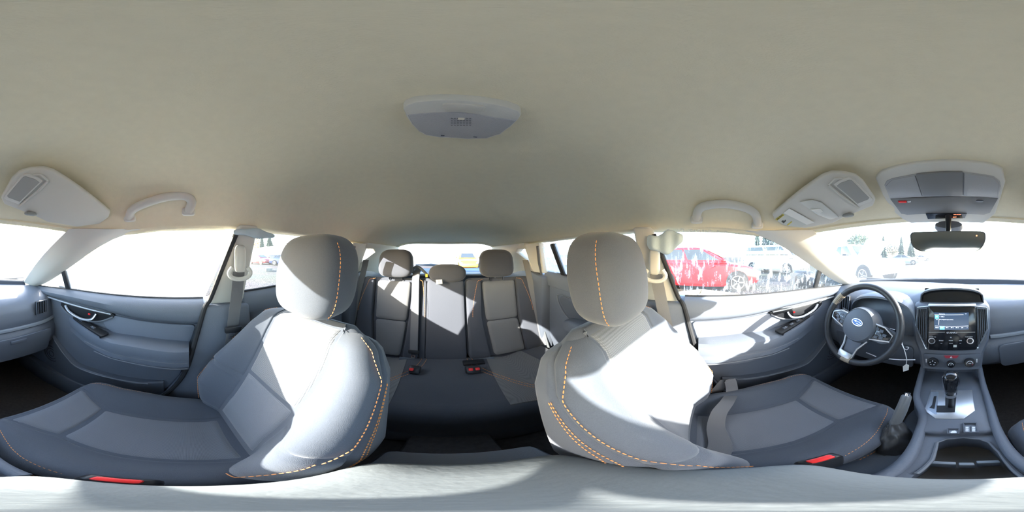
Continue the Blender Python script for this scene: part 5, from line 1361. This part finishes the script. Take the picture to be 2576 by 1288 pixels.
def leafy(px, r, hgt, w, label, seed, col):
    rnd = random.Random(seed); x, y = pol(px, r)
    t = thing('broadleaf_tree', (x, y, -H), label, 'tree', 'broadleaf trees around the yard')
    V, F = [], []
    for k in range(900):
        d = Vector((rnd.gauss(0, 1), rnd.gauss(0, 1), rnd.gauss(0, 1))).normalized() * rnd.uniform(.55, 1.0)
        c = Vector((x + d.x * w, y + d.y * w, -H + hgt * .62 + d.z * hgt * .40))
        a = Vector((rnd.uniform(-1, 1), rnd.uniform(-1, 1), rnd.uniform(-1, 1))).normalized() * .28; b = a.orthogonal().normalized() * .22
        n = len(V); V += [c - a, c + b, c + a, c - b]; F.append((n, n + 1, n + 2, n + 3))
    part('foliage', (V, F), mat('leaves %.2f %.2f' % (col[0], col[1]), col, .9, var=.4, vscale=1.5), t, smooth=False, kind='stuff')
    part('trunk', tube([(x, y, -H), (x, y, -H + hgt * .6)], [.25, .12], 8), M_pole, t)
    for k in range(4):
        a = k * PI / 2 + .4
        part('branch', tube([(x, y, -H + hgt * .35), (x + math.cos(a) * w * .6, y + math.sin(a) * w * .6, -H + hgt * .72)], [.10, .04], 6), M_pole, t)
conifer(678, 64, 9.8, 3.1, 'broad dark conifer behind the long white shed', 1)
conifer(659, 74, 11.6, 2.1, 'slim dark conifer right beside the tall wooden pole', 2)
leafy(646, 90, 14, 4.0, 'orange autumn tree beside the passenger door pillar', 3, (.42, .20, .06))
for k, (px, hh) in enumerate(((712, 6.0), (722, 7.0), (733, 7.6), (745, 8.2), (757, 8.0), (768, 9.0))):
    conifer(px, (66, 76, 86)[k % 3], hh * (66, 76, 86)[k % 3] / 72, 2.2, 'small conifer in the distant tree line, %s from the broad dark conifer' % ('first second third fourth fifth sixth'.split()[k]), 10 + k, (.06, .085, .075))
conifer(2222, 62, 9.0, 2.0, 'narrow pointed conifer ahead, above the raised bonnet', 21)
conifer(2267, 66, 9.2, 2.2, 'pointed conifer ahead, just beside the mirror', 22)
conifer(2292, 58, 6.6, 2.6, 'bushy conifer partly behind the rear-view mirror', 23)
leafy(2160, 46, 7.4, 3.4, 'broad leafy tree ahead above the white pickup roof', 24, (.08, .12, .08))
leafy(2245, 76, 7.0, 3.2, 'bare brownish tree between the pointed conifers ahead', 25, (.26, .24, .19))
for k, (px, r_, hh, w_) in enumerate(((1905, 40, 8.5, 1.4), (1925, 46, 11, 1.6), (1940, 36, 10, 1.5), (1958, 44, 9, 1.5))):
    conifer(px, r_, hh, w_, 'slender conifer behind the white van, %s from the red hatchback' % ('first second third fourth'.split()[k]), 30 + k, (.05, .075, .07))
for k, (px, r_, hh, w_) in enumerate(((1385, 66, 9.5, 3.6), (1413, 76, 10, 3.8), (1445, 58, 10, 3.4), (1476, 68, 9.5, 3.6))):
    leafy(px, r_, hh, w_, 'grey leafless tree beyond the timber fence, %s from the rear window bar' % ('first second third fourth'.split()[k]), 40 + k, (.24, .23, .21))
# rear wiper
rw = thing('rear_wiper', (.1, -1.97, -.12), 'black wiper arm resting on the outside of the rear window', 'wiper')
part('arm', tube([(-.02, -1.985, -.128), (.16, -1.965, -.098), (.36, -1.972, -.108)], [.012, .008, .005], 8), M_black, rw)
part('blade', ribbon([(-.01, -1.990, -.122), (.36, -1.975, -.106)], (0, .003, .008), .004), M_rubber, rw)

# curtain airbag cloth hanging out of the roof lining at the door pillars
M_bag = mat('pale blue airbag cloth', (.50, .60, .66), .85, bump=.5, bscale=60)
def airbag(c, ry, rz, lab, seed):
    def wr(p):
        q = p.y / ry
        return Vector((p.x * (1 + .5 * math.sin(9 * q + seed)) , p.y, p.z * (1 + .22 * math.sin(5 * q + seed)) - .25 * rz * math.cos(2.2 * q + seed)))
    part('curtain_airbag', superell(c, .012, ry, rz, .8, .8, 48, 20, wr), M_bag, label=lab, cat='airbag', ang=80)
airbag(onx(1672, 606, -.575), .070, .038, 'crumpled pale blue airbag cloth hanging above the driver door pillar', .6)
airbag(onx(642, 588, .575), .085, .016, 'folded pale blue airbag cloth along the roof edge above the passenger door pillar', 2.1)
